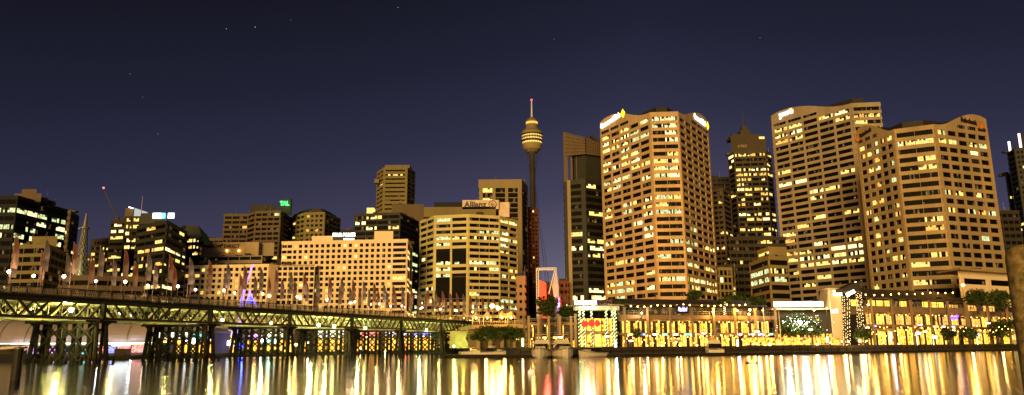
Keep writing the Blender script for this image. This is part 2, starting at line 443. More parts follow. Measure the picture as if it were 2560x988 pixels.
# ------------------------------------------------------------------ big harbour towers
WAVE = [(0, 10.2), (.06, 11.1), (.13, 11.6), (.25, 11.7), (.36, 11.0), (.48, 9.6), (.6, 7.7), (.7, 5.9), (.8, 4.5), (.88, 3.8), (.94, 3.5), (1, 3.5)]
def wave_tower(name, label, anchor, others, wall, s=1.0, fh=3.65, lit_l=.15, lit_c=.3, lit_r=.1, rows_l={}, rows_c={}, rows_r={}, left=True, right=True, kinds=(2, 2, 3, 4), panes=5, nright=5, vis=775, bl=(), br=(), dirn=None):
    Z = zat(*anchor)
    P = [atZ(px, py, Z) for px, py in others]; front = [(p.x, p.y) for p in P]
    zt = Z+3.5*s; root = thing(name, label, 'office tower', (front[0][0], front[0][1], 2)); root['vis'] = vis
    fc = []
    if left: fc.append(dict(bays=5, panes=panes, pier=1.25, end=1.5, bold=True, lit=lit_l, rows=rows_l, kinds=kinds, blank=bl))
    fc.append(dict(bays=2, panes=9, pier=.16, end=.55, bold=True, lit=lit_c, rows=rows_c, kinds=kinds))
    if right: fc.append(dict(bays=nright, panes=4, pier=1.25, end=1.5, bold=True, lit=lit_r, rows=rows_r, kinds=kinds, blank=br))
    rows, poly = block(root, front, 2, zt, fc, fh=fh, wf=.56, zr=Z, wall=wall, d=.5, depth=34, zmin=9, roof=False)
    jobs = []
    if left: jobs.append((Vector(front[0]), Vector(front[1]), False))
    if right: jobs.append((Vector(front[-1]), Vector(front[-2]), True))
    for a, b, flip in jobs:
        Ln = (b-a).length; u = (b-a)/Ln; n = Vector((u.y, -u.x))*(-1 if flip else 1); pn = MB(); vt = MB()
        pts = []
        for i in range(25):
            tt = i/24
            for (t0, h0), (t1, h1) in zip(WAVE, WAVE[1:]):
                if t0 <= tt <= t1: pts.append((tt*Ln, h0+(h1-h0)*(tt-t0)/(t1-t0))); break
        for (s0, h0), (s1, h1) in zip(pts, pts[1:]):
            q = [a+u*s0+n*.54, a+u*s1+n*.54, a+u*s1-n*.7, a+u*s0-n*.7]
            hh = [Z+h0*s, Z+h1*s, Z+h1*s, Z+h0*s]
            if flip: q = [q[1], q[0], q[3], q[2]]; hh = [hh[1], hh[0], hh[3], hh[2]]
            pn.prism([(v.x, v.y) for v in q], Z+fh*.56/2+.3, hh)
            q = [a+u*s0-n*.75, a+u*s1-n*.75, a+u*s1-n*14, a+u*s0-n*14]
            if flip: q = [q[1], q[0], q[3], q[2]]
            vt.prism([(v.x, v.y) for v in q], Z+2, [v-.5 for v in hh])
        pn.build('parapet', M[wall], root); vt.build('roof', M['roof'], root)
        WL = WINS[root.name][1]; bw = Ln/5
        for i in range(3):
            s0 = i*bw+1.2; s1 = (i+1)*bw-.4; q = []
            for j in range(4):
                t0 = s0+(s1-s0)*j/4+.05; t1 = s0+(s1-s0)*(j+1)/4-.05
                q.append((t0, t1, Z+fh-.9, Z+fh+.7, 0 if rnd.random() < .8 else 1))
            if flip:
                q = [(Ln-t1, Ln-t0, zb, zc, mi) for t0, t1, zb, zc, mi in q]
                WL.append((b+n*.52, -u, n, q, Z+fh, Ln-s1, Ln-s0, 1.6))
            else: WL.append((a+n*.52, u, n, q, Z+fh, s0, s1, 1.6))
    pl = MB(); pp = offset(poly, -7); pl.prism(pp, zt-.1, Z+8.6*s); pl.build('plant_room', M['roof'], root)
    ant = MB(); c = Vector(pp[1]).lerp(Vector(pp[2]), .3)
    ant.tube((c.x, c.y+4, Z+8.5*s), (c.x, c.y+4, Z+13.5*s), .15, .08, 6); ant.build('antenna', M['dsteel'], root); ant = MB(); ant.tube((c.x+9, c.y+5, Z+8.5*s), (c.x+9, c.y+5, Z+12.4*s), .12, .08, 6)
    ant.build('antenna', M['dsteel'], root)
    return root, front, Z, rows
def on(front, i, t, z, out=.6):
    a = Vector(front[i]); b = Vector(front[i+1]); u = (b-a).normalized(); n = Vector((u.y, -u.x)); p = a.lerp(b, t)+n*out
    return Vector((p.x, p.y, z))
def diamond(root, c, u, w, h, m, name='logo'):
    mb = MB(); u = Vector(u).normalized(); n = Vector((u.y, -u.x, 0))
    vs = []
    for o in (0, .25):
        vs += [c-u*w/2+n*o, c-Vector((0, 0, h/2))+n*o, c+u*w/2+n*o, c+Vector((0, 0, h/2))+n*o]
    mb.add(vs, [(3, 2, 1, 0), (4, 5, 6, 7), (0, 1, 5, 4), (1, 2, 6, 5), (2, 3, 7, 6), (3, 0, 4, 7)]); return mb.build(name, m, root)
# tower with the yellow diamond
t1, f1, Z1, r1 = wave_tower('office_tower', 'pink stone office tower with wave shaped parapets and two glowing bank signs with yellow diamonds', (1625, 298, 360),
    [(1503, 351), (1627, 298), (1694, 296), (1770, 349)], 'conc', fh=3.7,
    rows_l={0: .5, 1: .95, 2: .95, 3: .2, 4: .85, 5: .35, 6: .5, 7: .75, 8: .6, 9: .1, 11: .4, 12: .6, 13: .45, 14: .2, 15: .35, 19: .25, 22: .7, 23: .85, 24: .2}, rows_c={0: 1, 1: 1, 2: .3, 5: .9, 6: .9, 7: .8, 8: .9, 9: .1, 10: .3, 11: .95, 12: .7, 17: .8, 18: .4, 19: .6, 22: .7, 23: .6},
    rows_r={17: .9, 18: .3, 20: .8, 21: .3, 22: .9, 23: .8, 24: .3}, lit_l=.24, lit_c=.4, lit_r=.05)
u1 = (Vector(f1[1])-Vector(f1[0])).normalized(); ur = (Vector(f1[3])-Vector(f1[2])).normalized()
for i, ta, tb, td in ((0, .03, .44, .50), (2, .50, .88, .96)):
    a = on(f1, i, ta, Z1+6.2, .7); b = on(f1, i, tb, Z1+(8.3 if i == 0 else 6.2), .7)
    text('CommonwealthBank', 'sign_letters', E['text'], t1, a, b, 2.7, .25, .2)
    c = on(f1, i, td, Z1+(9.3 if i == 0 else 7.4), .8); d = (Vector(f1[i+1])-Vector(f1[i])); diamond(t1, c, (d.x, d.y, 0), 4.0, 5.0, E['yellow'])
# recessed dark shaft opening low on the left face
# grey tower left of the right hand pair
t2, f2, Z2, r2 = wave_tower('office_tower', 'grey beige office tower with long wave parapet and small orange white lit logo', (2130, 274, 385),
    [(1932, 331), (2130, 274), (2200, 271)], 'conc2', fh=3.72, right=False, panes=7,
    rows_l={0: .5, 1: .35, 2: .3, 5: .25, 7: .2, 9: .5, 12: .2, 14: .25, 15: .3, 17: .7, 19: .5, 20: .7, 21: .5, 22: .5, 24: .3}, rows_c={0: .3, 1: 1, 2: .7, 3: .9}, lit_l=.16, kinds=(2, 2, 5, 3), vis=790)
a = on(f2, 0, .12, Z2+6.4); b = on(f2, 0, .30, Z2+7.0)
text('pwc', 'sign_letters', E['text'], t2, a, b, 3.4, .25, .2)
mb = MB(); c = on(f2, 0, .27, Z2+10.3, .7); uu = (Vector(f2[1])-Vector(f2[0])).normalized().to_3d()
for dx, dz, s_ in ((0, 0, 1.5), (-1.2, -1.0, 1.2), (1.1, -.9, 1.3), (.2, -1.5, .9)):
    q = c+uu*dx+Vector((0, 0, dz)); mb.bar(q-uu*s_/2, q+uu*s_/2, .3, s_)
mb.build('logo', E['orange'], t2)
# right hand bank tower
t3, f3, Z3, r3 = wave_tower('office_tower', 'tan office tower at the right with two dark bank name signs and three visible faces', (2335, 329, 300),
    [(2146, 377), (2238, 341), (2335, 329), (2469, 348)], 'conc3', s=.88, fh=3.72, panes=3,
    rows_l={0: .2, 1: .15, 3: .2, 5: .2, 11: .45, 16: .3}, rows_c={0: .5, 1: .9, 3: .4, 4: .4, 7: .1, 10: .3, 12: .1, 14: .3}, rows_r={1: .7, 9: .9, 10: .05, 8: .15}, lit_l=.10, lit_c=.14, lit_r=.07, kinds=(2, 2, 5, 4), vis=755, br=((2, 3), (3, 3), (4, 3)), bl=((4, 1), (5, 1), (6, 1)))
darkl = mat('dark_sign_letters', (.03, .012, .03), .6)
a = on(f3, 2, .50, Z3+5.9); b = on(f3, 2, .80, Z3+5.3)
text('Rabobank', 'sign_letters', darkl, t3, a, b, 2.3, .25, .2)
a = on(f3, 0, .13, Z3+5.2); b = on(f3, 0, .46, Z3+6.4)
text('Rabobank', 'sign_letters', darkl, t3, a, b, 2.0, .25, .2)
og = mat('orange_figure', (.55, .16, .03), .5)
for i, tt in ((2, .87), (0, .05)):
    mb = MB(); c = on(f3, i, tt, Z3+5.6, .9)
    mb.lathe([(.1, -2), (.9, -1.6), (1.1, -.8), (.8, .1), (.25, .6), (.15, 1.6)], c, 12); mb.ball(c+Vector((0, 0, 2.1)), .5); mb.build('logo', og, t3)
# lit cell with dark louvres on the right face of the bank tower
mb = MB()
a = Vector(f3[2]); b = Vector(f3[3]); Ln = (b-a).length; u = (b-a)/Ln; n = Vector((u.y, -u.x)); bw = (Ln-2.2+.75)/5
s0 = 1.1+3*bw; s1 = s0+bw-.75
for z in [r3[4]-.9+k*.62 for k in range(14)]:
    p0 = a+u*s0+n*.25; p1 = a+u*s1+n*.25; mb.bar((p0.x, p0.y, z), (p1.x, p1.y, z), .2, .16)
mb.build('louvre', M['dsteel'], t3)
mb = MB(); p0 = a+u*s0+n*.1; p1 = a+u*s1+n*.1
mb.add([(p0.x, p0.y, r3[2]-1.0), (p1.x, p1.y, r3[2]-1.0), (p1.x, p1.y, r3[2]+.9), (p0.x, p0.y, r3[2]+.9)], [(0, 1, 2, 3)]); mb.build('lit_opening', M['bright'], t3)
# side return of the grey tower beyond its corner bay
# ------------------------------------------------------------------ tower left of the pink tower (screen crown)
R_, fR, zR, rw, pl = bld('office_tower', 'dark banded glass tower with tall slanting screen crown left of the pink tower', [(1410, 452, 430), (1463, 452, 425), (1508, 455, 432)],
    faces=[dict(bays=1, panes=8, pier=.5, end=2.6, lit=.14, rows={0: .4, 5: .2, 9: .6, 16: .9, 19: .9}, kinds=(2, 2, 3)), dict(bays=1, panes=7, pier=.5, end=.4, lit=.2, rows={0: .6, 4: .4, 9: .7, 13: .5, 19: .6}, kinds=(2, 3))], fh=4.1, wf=.6, wall='dglass', depth=26, vis=760, zr=zat(1463, 463, 428)+(-1))
sc = MB(); a = atY(1409, 332, 429.5); b = atY(1463, 345, 424.5); c = atY(1509, 362, 431)
zb = atY(1440, 388, 427).z; zr_ = zR
for (p, q) in ((a, b), (b, c)):
    for k in range(11):
        t_ = k/10; sc.bar((p.x+(q.x-p.x)*t_, p.y+(q.y-p.y)*t_-.6, zb), (p.x+(q.x-p.x)*t_, p.y+(q.y-p.y)*t_-.6, p.z+(q.z-p.z)*t_), .35)
    for k in range(7):
        f = k/6; sc.bar((p.x, p.y-.75, zb+(p.z-zb)*f), (q.x, q.y-.75, zb+(q.z-zb)*f), .3)
    sc.prism([(p.x, p.y), (q.x, q.y), (q.x, q.y+.6), (p.x, p.y+.6)], zb, [p.z-.3, q.z-.3, q.z-.3, p.z-.3])
sc.bar((a.x+.8, a.y, zR-1), (a.x+.8, a.y, a.z), 2.4, 1.5)
for t_ in (.35, .62, 1.0): sc.bar((a.x+(b.x-a.x)*t_, a.y+1, zR-1), (a.x+(b.x-a.x)*t_, a.y+1, zb+.5), 1.2)
sc.bar((c.x-6, c.y+1, zR-1), (c.x-6, c.y+1, zb+.5), 1.2)
sc.build('crown_screen', M['brown'], R_)
mb = MB(); mb.prism([(a.x+6, a.y+1.6), (b.x, b.y+1.6), (c.x-1, c.y+1.6), (c.x-1, c.y+4), (a.x+6, a.y+5)], zR-.2, zb+.2); mb.build('crown_base', M['dgrey'], R_)
mb = MB(); mb.prism([(a.x+5, a.y+5), (c.x-1, c.y+4), (c.x-1, c.y+16), (a.x+5, a.y+16)], zR-.2, zb+3); mb.build('plant_room', M['dgrey'], R_)
mb = MB(); mb.bar((a.x+16, a.y+9, zb), (a.x+16, a.y+9, a.z+1), 1.2); mb.bar(Vector((a.x+17, a.y+8, a.z+.5)), Vector((c.x+3, c.y+8, c.z-1)), 2.2, 1.6); mb.build('roof_beam', M['dsteel'], R_)
pb = MB(); pb.box(a.x+1.2, a.x+3.2, 427.5, 428.6, 2, zR-.2); pb.build('edge_rib', M['conc2'], R_)
# spired tower
T_, fT, zT, rw, pl = bld('office_tower', 'spired brown office tower with many scattered lit rows between the pink and grey towers', [(1818, 352, 565), (1833, 357, 555), (1912, 358, 552), (1927, 378, 560)], zt=zat(1880, 377, 552),
    faces=[dict(bays=1, panes=2, lit=.35, kinds=(2, 3)), dict(bays=4, panes=4, pier=.7, lit=.42, band=.14, rows={0: .9, 5: .7, 9: .6, 10: .5, 13: .95, 15: .9, 16: .3}, kinds=(2, 2, 3, 5)), dict(bays=1, panes=3, lit=.5, kinds=(2, 2, 5))], fh=3.9, wf=.55, wall='bronze', depth=35, vis=600)
p0 = atY(1826, 340, 556); p1 = atY(1913, 340, 556)
mb = MB(); mb.sbox(p0.x, p1.x, 556, 578, zT-.2, p0.z); mb.box(p0.x+2.5, p1.x-3, 559, 576, p0.z-.1, p0.z+2.2); mb.build('crown', M['bronze'], T_)
pc = atY(1860, 322, 565); mb = MB(); mb.box(pc.x-4, pc.x+4, 562, 570, p0.z, pc.z-2); mb.box(pc.x-2, pc.x+2.2, 564, 568, pc.z-2.1, pc.z+2); mb.tube((pc.x, 566, pc.z), (pc.x, 566, zat(1859, 280, 566)), .7, .12, 8); mb.build('spire', M['bronze'], T_)
text('citi', 'sign_letters', mat('dim_sign_letters', (.25, .20, .14), .5), T_, (p0.x+5, 556, zat(1850, 369, 556)), (p0.x+12, 556, zat(1850, 369, 556)), 2.6, .2, .2)
mb = MB(); mb.box(p1.x-5, p1.x-.8, 555.8, 556.3, p0.z-2.6, p0.z-.8); mb.build('lit_opening', M['lit'], T_)
# slabs behind the pink tower's right side
bld('office_block', 'plain dark slab block right behind the pink tower', [(1781, 443, 620), (1822, 443, 620)], faces=[dict(bays=4, panes=2, lit=.05)], fh=4, wf=.3, wall='dbrown', depth=20, vis=560)
bld('apartment_tower', 'slim brown apartment tower with pale balcony bands right of the pink tower', [(1780, 471, 470), (1806, 469, 466), (1826, 500, 480)], zt=zat(1800, 472, 468), faces=[dict(bays=2, panes=2, pier=.8, lit=.15), dict(bays=1, panes=3, lit=.15)], fh=3.3, wf=.5, wall='brown', depth=22, vis=750)
bld('office_block', 'low pale gridded block at the foot of the pink tower right side', [(1796, 669, 372), (1828, 671, 374), (1835, 672, 380)], faces=[dict(bays=3, panes=1, pier=.5, lit=.1), dict(bays=1, panes=1)], fh=3.6, wf=.7, wall='olive', depth=12, vis=750)
V_, fV, zV, rw, pl = bld('office_block', 'wide very dark office block in front of the spired tower', [(1822, 594, 420), (1962, 592, 420)], faces=[dict(bays=9, panes=2, pier=.5, lit=.02, rows={6: .25, 10: .1})], fh=3.9, wf=.5, wall='dbrown', depth=25, vis=740)
V2, fV2, zV2, rw, pl = bld('office_block', 'dark glass corner block with bright lit bands beside the grey tower foot', [(1875, 657, 345), (1921, 640, 318), (1968, 640, 322)], zt=zat(1921, 640, 318),
    faces=[dict(bays=1, panes=12, pier=.3, lit=.1, rows={1: .95, 2: .9, 8: 1, 0: .3}, kinds=(2, 3, 4)), dict(bays=1, panes=9, pier=.3, lit=.15, rows={1: .8, 2: .9, 8: 1}, kinds=(2, 3, 4))], fh=3.6, wf=.6, wall='olive', depth=18, vis=760)
p0 = atY(1900, 628, 326); mb = MB(); mb.prism([(atY(1893, 628, 336).x, 336), (atY(1922, 620, 323).x, 323), (atY(1966, 617, 325).x, 325), (atY(1966, 617, 325).x, 338)], zV2-.1, zat(1930, 618, 325)); mb.build('upper_storey', M['olive'], V2)
mb = MB(); q0 = atY(1896, 628, 334.5); q1 = atY(1920, 622, 322.5); mb.bar((q0.x, q0.y-.4, zV2+2), (q1.x, q1.y-.4, zV2+2), .3, 1.0); mb.build('lit_opening', M['lit'], V2)
# tower at the right edge with pink light strips
X_, fX, zX, rw, pl = bld('apartment_tower', 'dark ribbed tower with two glowing pink strips at the right edge', [(2519, 385, 470), (2536, 372, 460), (2600, 372, 455)], zt=zat(2536, 372, 460), faces=[dict(bays=1, panes=2, lit=.1), dict(bays=6, panes=1, pier=.9, lit=.06)], fh=3.3, wf=.5, wall='dgrey', depth=30, vis=610)
q0 = atY(2541, 335, 462); mb = MB(); mb.sbox(q0.x, q0.x+14, 462, 475, zX-.1, q0.z); mb.build('upper_storey', M['dgrey'], X_)
for px, a_, b_, Y_ in ((2522, 354, 386, 469), (2547, 334, 369, 461)):
    q0 = atY(px, a_, Y_-1.2); mb = MB(); mb.box(q0.x-.6, q0.x+.6, Y_-1.6, Y_-.8, zat(px, b_, Y_-1.2), q0.z); mb.build('light_strip', emit('pale_pink_strip', (1, .68, .72), 2.2), X_)
bld('apartment_tower', 'narrow dark tower leaning against the ribbed tower at the right edge', [(2514, 436, 480), (2530, 436, 480)], faces=[dict(bays=2, panes=1, lit=.25)], fh=3.3, wf=.5, wall='dgrey', depth=14, vis=600)
bld('office_block', 'low dark brown block right of the bank tower foot', [(2500, 527, 380), (2545, 526, 380)], faces=[dict(bays=3, panes=2, lit=.1)], fh=3.6, wf=.5, wall='dbrown', depth=14, vis=640)
# ------------------------------------------------------------------ centre buildings
A_, fA, zA, rw, pl = bld('office_building', 'pale banded office building under the large white insurance sign', [(1052, 556, 425), (1087, 537, 408), (1172, 536, 404), (1248, 548, 410), (1292, 560, 425)], zt=zat(1110, 537, 405),
    faces=[dict(bays=2, panes=4, pier=.15, end=.4, lit=.12, rows={4: .4, 13: .3}, kinds=(2, 3)),
           dict(bays=2, panes=6, pier=1.1, end=1.2, lit=.12, rows={3: .95, 4: .5, 5: .2, 7: .9, 8: .8, 9: .5, 14: .6, 15: .4}, kinds=(2, 3, 4)),
           dict(bays=3, panes=4, pier=.15, end=.4, lit=.2, rows={2: .5, 3: .95, 4: .3, 7: .8, 8: .4, 9: .5, 15: .3, 16: .6}, kinds=(2, 3, 4)), dict(bays=2, panes=4, pier=.9, end=.4, lit=.2, rows={3: 1, 4: .6, 9: .9, 13: .6, 14: .7}, kinds=(3, 2, 4))],
    fh=3.45, wf=.54, wall='allianz', depth=35, d=.6, vis=800)
a = Vector(fA[1]); b = Vector(fA[2]); u = (b-a).normalized(); n = Vector((u.y, -u.x)); Ln = (b-a).length
for i in range(2):
    s0 = 1.25+i*(Ln-2.4+1.1)/2; s1 = s0+(Ln-2.5-1.1)/2
    for lo, hi in ((rw[13]+1, rw[9]-1), (rw[7]+.8, rw[5]-.8)):
        p0 = a+u*s0+n*.66; p1 = a+u*s1+n*.66; q0 = a+u*s0; q1 = a+u*s1
        mb = MB(); mb.prism([(p0.x, p0.y), (p1.x, p1.y), (q1.x, q1.y), (q0.x, q0.y)], lo, hi); mb.build('glass_wall', M['glass'], A_)
Yb = 415
mb = MB(); q0 = atY(1062, 523, Yb); q1 = atY(1240, 523, Yb); mb.box(q0.x, q1.x, Yb-4, Yb+16, zA-.1, q0.z+.4); mb.build('plant_room', M['olive'], A_)
mb = MB(); q0 = atY(1085, 506, Yb-3); q1 = atY(1156, 503, Yb-3); mb.box(q0.x, q1.x-.1, Yb-3, Yb+8, zat(1100, 524, Yb-3), q0.z); mb.build('plant_screen', M['black'], A_)
q0 = atY(1156, 524, Yb-3); q1 = atY(1247, 524, Yb-3); zt_ = zat(1200, 501, Yb-3)
mb = MB(); mb.box(q0.x, q1.x, Yb-4, Yb+4, q0.z, zt_); mb.box(q1.x+.02, q1.x+6, Yb-2, Yb+9, zA-.1, zt_-1); mb.build('sign_board', [mat('cream_sign', (.62, .50, .38), .5)], A_)
text('Allianz', 'sign_letters', mat('blue_black_letters', (.02, .02, .03), .4), A_, (q0.x+1, Yb-4, q0.z+1.0), (q0.x+(q1.x-q0.x)*.66, Yb-4, q0.z+1.0), (zt_-q0.z)*.66, .25, .15)
mb = MB(); cx_ = q0.x+(q1.x-q0.x)*.83; cz_ = (q0.z+zt_)/2; R1 = (zt_-q0.z)*.40
for i in range(24):
    a0 = 2*math.pi*i/24; a1 = 2*math.pi*(i+1)/24
    mb.bar((cx_+R1*math.cos(a0), Yb-4.2, cz_+R1*math.sin(a0)), (cx_+R1*math.cos(a1), Yb-4.2, cz_+R1*math.sin(a1)), .3, .38)
for dx, h0, h1 in ((-.8, -.9, .6), (0, -1.2, 1.3), (.8, -.9, .6)): mb.bar((cx_+dx, Yb-4.2, cz_+h0), (cx_+dx, Yb-4.2, cz_+h1), .3, .42)
mb.build('logo', mat('dark_logo', (.02, .02, .03), .4), A_)
q0 = atY(1246, 520, 432); q1 = atY(1262, 520, 432)
bld('glass_tower', 'narrow black glass tower behind the right end of the insurance sign', [(1240, 512, 436), (1262, 514, 436)], faces=[dict(bays=1, panes=3, lit=.06)], fh=3.6, wf=.7, wall='black', core='black', depth=12, vis=560)
bld('office_tower', 'tall beige slab tower with three dark glass strips in a plain frame', [(1198, 449, 560), (1303, 449, 560), (1318, 470, 585)], zt=zat(1250, 449, 560), zr=zat(1250, 476, 560),
    faces=[dict(bays=3, panes=4, pier=2.4, end=2.8, lit=.12, rows={0: .05, 5: .5, 9: .6, 7: .1}, kinds=(3, 2)), dict(bays=1, panes=3, pier=1, end=2.5, lit=.05)], fh=4.0, wf=.86, wall='beige', depth=30, vis=700, slab=True, d=.5)
bld('small_block', 'narrow cream block with three small windows beside the banded office building', [(1292, 690, 330), (1311, 690, 330)], faces=[dict(bays=1, panes=1, pier=2, end=1.1, lit=0)], fh=3.4, wf=.4, wall='beige', depth=8, vis=760, zr=zat(1300, 716, 330))
bld('brick_tower', 'dark red brick apartment tower standing under the needle tower', [(1314, 523, 600), (1345, 521, 600)], faces=[dict(bays=4, panes=1, pier=1.1, lit=.04)], fh=3.2, wf=.5, wall='redb', depth=20, vis=760)
bld('office_building', 'dark stone block with small orange windows behind the red lit wall', [(1398, 702, 420), (1420, 702, 420)], faces=[dict(bays=2, panes=2, lit=.4, kinds=(5, 2))], fh=3.6, wf=.5, wall='redb', depth=14, vis=760)
bld('office_building', 'low maroon block in the gap behind the white gantry', [(1362, 712, 400), (1386, 718, 405)], faces=[dict(bays=3, panes=1, lit=.1)], fh=3.6, wf=.4, wall='redb', depth=14, vis=760)
# octagonal banded tower
K0 = thing('banded_tower', 'tall eight sided olive tower with horizontal bands and small lights near its top', 'office tower', (gx(990, 600), 600, 2)); K0['vis'] = 530
block(K0, [(atY(944, 425, 612).x, 612), (atY(960, 418, 596).x, 596), (atY(1018, 418, 596).x, 596), (atY(1037, 425, 612).x, 612)], 2, zat(990, 419, 596),
      [dict(bays=2, panes=1, pier=.5, lit=.05), dict(bays=1, panes=8, pier=.8, end=1.5, lit=.02, rows={0: .6, 1: .7}, kinds=(2,)), dict(bays=2, panes=1, pier=.5, lit=.05)], fh=3.6, wf=.36, wall='olive', depth=22, d=.6)
mb = MB(); q0 = atY(938, 450, 604); mb.box(q0.x, q0.x+4, 600, 606, q0.z-3.5, q0.z); mb.build('side_box', M['olive'], K0)
mb = MB(); q0 = atY(990, 414, 606); mb.box(q0.x-9, q0.x+12, 604, 616, q0.z-4, q0.z); mb.build('plant_room', M['olive'], K0)
# dark glass building in front of it
bld('glass_building', 'dark green glass building behind the right end of the pink hotel', [(888, 532, 470), (1000, 529, 465), (1046, 545, 500)], zt=zat(1000, 531, 465),
    faces=[dict(bays=4, panes=5, pier=.4, lit=.10, rows={1: .3, 2: .3, 5: .15}, kinds=(2, 3)), dict(bays=1, panes=8, pier=.4, lit=.2, rows={8: .9, 9: .9, 13: .8, 14: 1, 17: 1, 18: 1}, kinds=(4, 4, 3))], fh=3.5, wf=.62, wall='dgrey', depth=30, vis=790)
bld('office_block', 'plain grey brown blank topped block right of the banded tower', [(981, 513, 520), (1058, 511, 520)], faces=[dict(bays=1, panes=1, lit=0)], fh=30, wf=.02, wall='brown', depth=20, vis=500)
mb = MB(); q0 = atY(917, 524, 500); q1 = atY(934, 524, 500); tag(mb.build('dummy', M['brown']) if False else (mb.box(q0.x, q1.x, 500, 506, q0.z-8, q0.z+1.2) or mb.build('rooftop_lantern', M['lit'])), 'small glowing rooftop box left of the banded tower', 'rooftop box')
# ------------------------------------------------------------------ hotels
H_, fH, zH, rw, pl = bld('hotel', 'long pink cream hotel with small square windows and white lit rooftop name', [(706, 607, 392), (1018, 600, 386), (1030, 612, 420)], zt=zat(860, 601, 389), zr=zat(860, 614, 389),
    faces=[None, dict(bays=2, panes=3, lit=.3, pier=1)], fh=2.95, wf=.52, wall='hotel', depth=20, vis=790, slab=False)
a = Vector(fH[0]); b = Vector(fH[1]); u = (b-a).normalized(); n = Vector((u.y, -u.x)); Ln = (b-a).length
def grid(root, a, u, n, s0, s1, nb, rows, wh, wall, pier=.55, d=.4, panes=2, lp=.05, kinds=(5, 2), zlo=2, zhi=None, slabw=True):
    """bands and piers in front of a face, with the windows between them"""
    w = MB(); bw = (s1-s0)/nb; WL = WINS.setdefault(root.name, (root, []))[1]
    def P(s, o): q = a+u*s+n*o; return (q.x, q.y)
    zs = [zhi]+rows
    for k in range(len(rows)+1):
        hi = zhi if k == 0 else rows[k-1]-wh/2
        lo = rows[k]+wh/2 if k < len(rows) else zlo
        w.prism([P(s0, d), P(s1, d), P(s1, .0), P(s0, .0)], lo, hi)
    for i in range(nb+1):
        c = s0+i*bw; p = bw*pier/2; x0 = max(s0+.01, c-p); x1 = min(s1-.01, c+p)
        w.prism([P(x0, d-.02), P(x1, d-.02), P(x1, .01), P(x0, .01)], zlo, zhi-.05)
    w.build('wall', M[wall], root)
    for z in rows:
        for i in range(nb):
            x0 = s0+(i+pier/2)*bw+.03; x1 = s0+(i+1-pier/2)*bw-.03; on_ = rnd.random() < lp; kk = rnd.choice(kinds); q = []
            for j in range(panes):
                t0 = x0+(x1-x0)*j/panes+.04; t1 = x0+(x1-x0)*(j+1)/panes-.04
                q.append((t0, t1, z-wh/2+.02, z+wh/2-.02, kk if on_ else (1 if rnd.random() < .06 else 0)))
            WL.append((a, u, n, q, z, x0, x1, wh))
R_rows = [zat(860, 614, 389)-2.95*k for k in range(15)]
c1 = Ln*.115; c2 = Ln*.885
grid(H_, a, u, n, 0, c1*.74, 2, R_rows, 1.6, 'hotel', .12, .4, 3, .08, zhi=zH-.02)
grid(H_, a, u, n, c1*.74, c2, 18, R_rows, 1.75, 'hotel', .42, .42, 2, .10, zhi=zH+.02)
grid(H_, a, u, n, c2, Ln, 1, R_rows, 1.75, 'hotel', .10, .4, 8, .10, zhi=zH-.02)
for px0, px1, py0, Yq, hh in ((780, 838, 590, 396, 0), (936, 983, 578, 396, 0)):
    boxpx(H_, 'plant_room', 'hotel', px0, px1, py0, 610, Yq, 8)
q0 = atY(832, 593, 391); q1 = atY(888, 593, 391)
mb = MB(); mb.box(q0.x, q1.x, 391, 391.5, q0.z-2.2, q0.z+.4); mb.build('sign_frame', M['dsteel'], H_)
text('FOUR POINTS', 'sign_letters', E['white'], H_, (q0.x, 390.9, q0.z+.2), (q1.x, 390.9, q0.z+.2), 2.0, .2, .1)
text('BY SHERATON', 'sign_letters', E['white'], H_, (q0.x+6, 390.9, q0.z-1.6), (q1.x-.5, 390.9, q0.z-1.6), .9, .15, .1)
# middle wing with paired windows
W2, f2w, z2w, rw, pl = bld('hotel_wing', 'hotel wing with close set paired windows in front of the taller hotel block', [(694, 664, 387), (790, 661, 386)], zt=zat(740, 662, 386), faces=[None], fh=2.95, wall='hotel', depth=14, vis=790, slab=False)
a = Vector(f2w[0]); b = Vector(f2w[1]); u = (b-a).normalized(); n = Vector((u.y, -u.x)); Ln = (b-a).length
grid(W2, a, u, n, 0, Ln-.4, 7, [zat(740, 671, 386)-2.95*k for k in range(11)], 1.9, 'hotel', .26, .45, 3, .10, zhi=z2w-.02)
# left hotel block with a blank end wall
W3, f3w, z3w, rw, pl = bld('hotel_building', 'cream hotel with square windows and blank end wall left of the tall hotel', [(464, 665, 386), (672, 662, 381), (694, 664, 386)], zt=zat(570, 662, 383), faces=[None, None], fh=2.95, wall='hotel', depth=16, vis=790, slab=False)
a = Vector(f3w[0]); b = Vector(f3w[1]); u = (b-a).normalized(); n = Vector((u.y, -u.x)); Ln = (b-a).length
rws = [zat(570, 674, 383)-2.95*k for k in range(11)]
grid(W3, a, u, n, 0, Ln*.19, 1, rws, 1.7, 'hotel', .08, .4, 6, .1, zhi=z3w-.02)
grid(W3, a, u, n, Ln*.19, Ln, 12, rws, 1.75, 'hotel', .42, .42, 2, .12, zhi=z3w+.02)
mb = MB(); a2 = Vector(f3w[1]); b2 = Vector(f3w[2]); u2 = (b2-a2).normalized(); n2 = Vector((u2.y, -u2.x)); mb.prism([tuple(a2+n2*.4), tuple(b2+n2*.4), tuple(b2), tuple(a2)], 2, z3w-.02); mb.build('end_wall', M['hotel'], W3)
W4, f4w, z4w, rw, pl = bld('hotel_wing', 'low left wing of the cream hotel with balconies next to the dark office block', [(410, 716, 380), (464, 711, 380)], zt=zat(437, 713, 380), faces=[None], fh=2.95, wall='hotel', depth=12, vis=790, slab=False)
a = Vector(f4w[0]); b = Vector(f4w[1]); u = (b-a).normalized(); n = Vector((u.y, -u.x)); Ln = (b-a).length
grid(W4, a, u, n, 0, Ln-.4, 2, [zat(437, 723, 380)-2.95*k for k in range(6)], 1.9, 'hotel', .12, .4, 4, .05, zhi=z4w-.02)
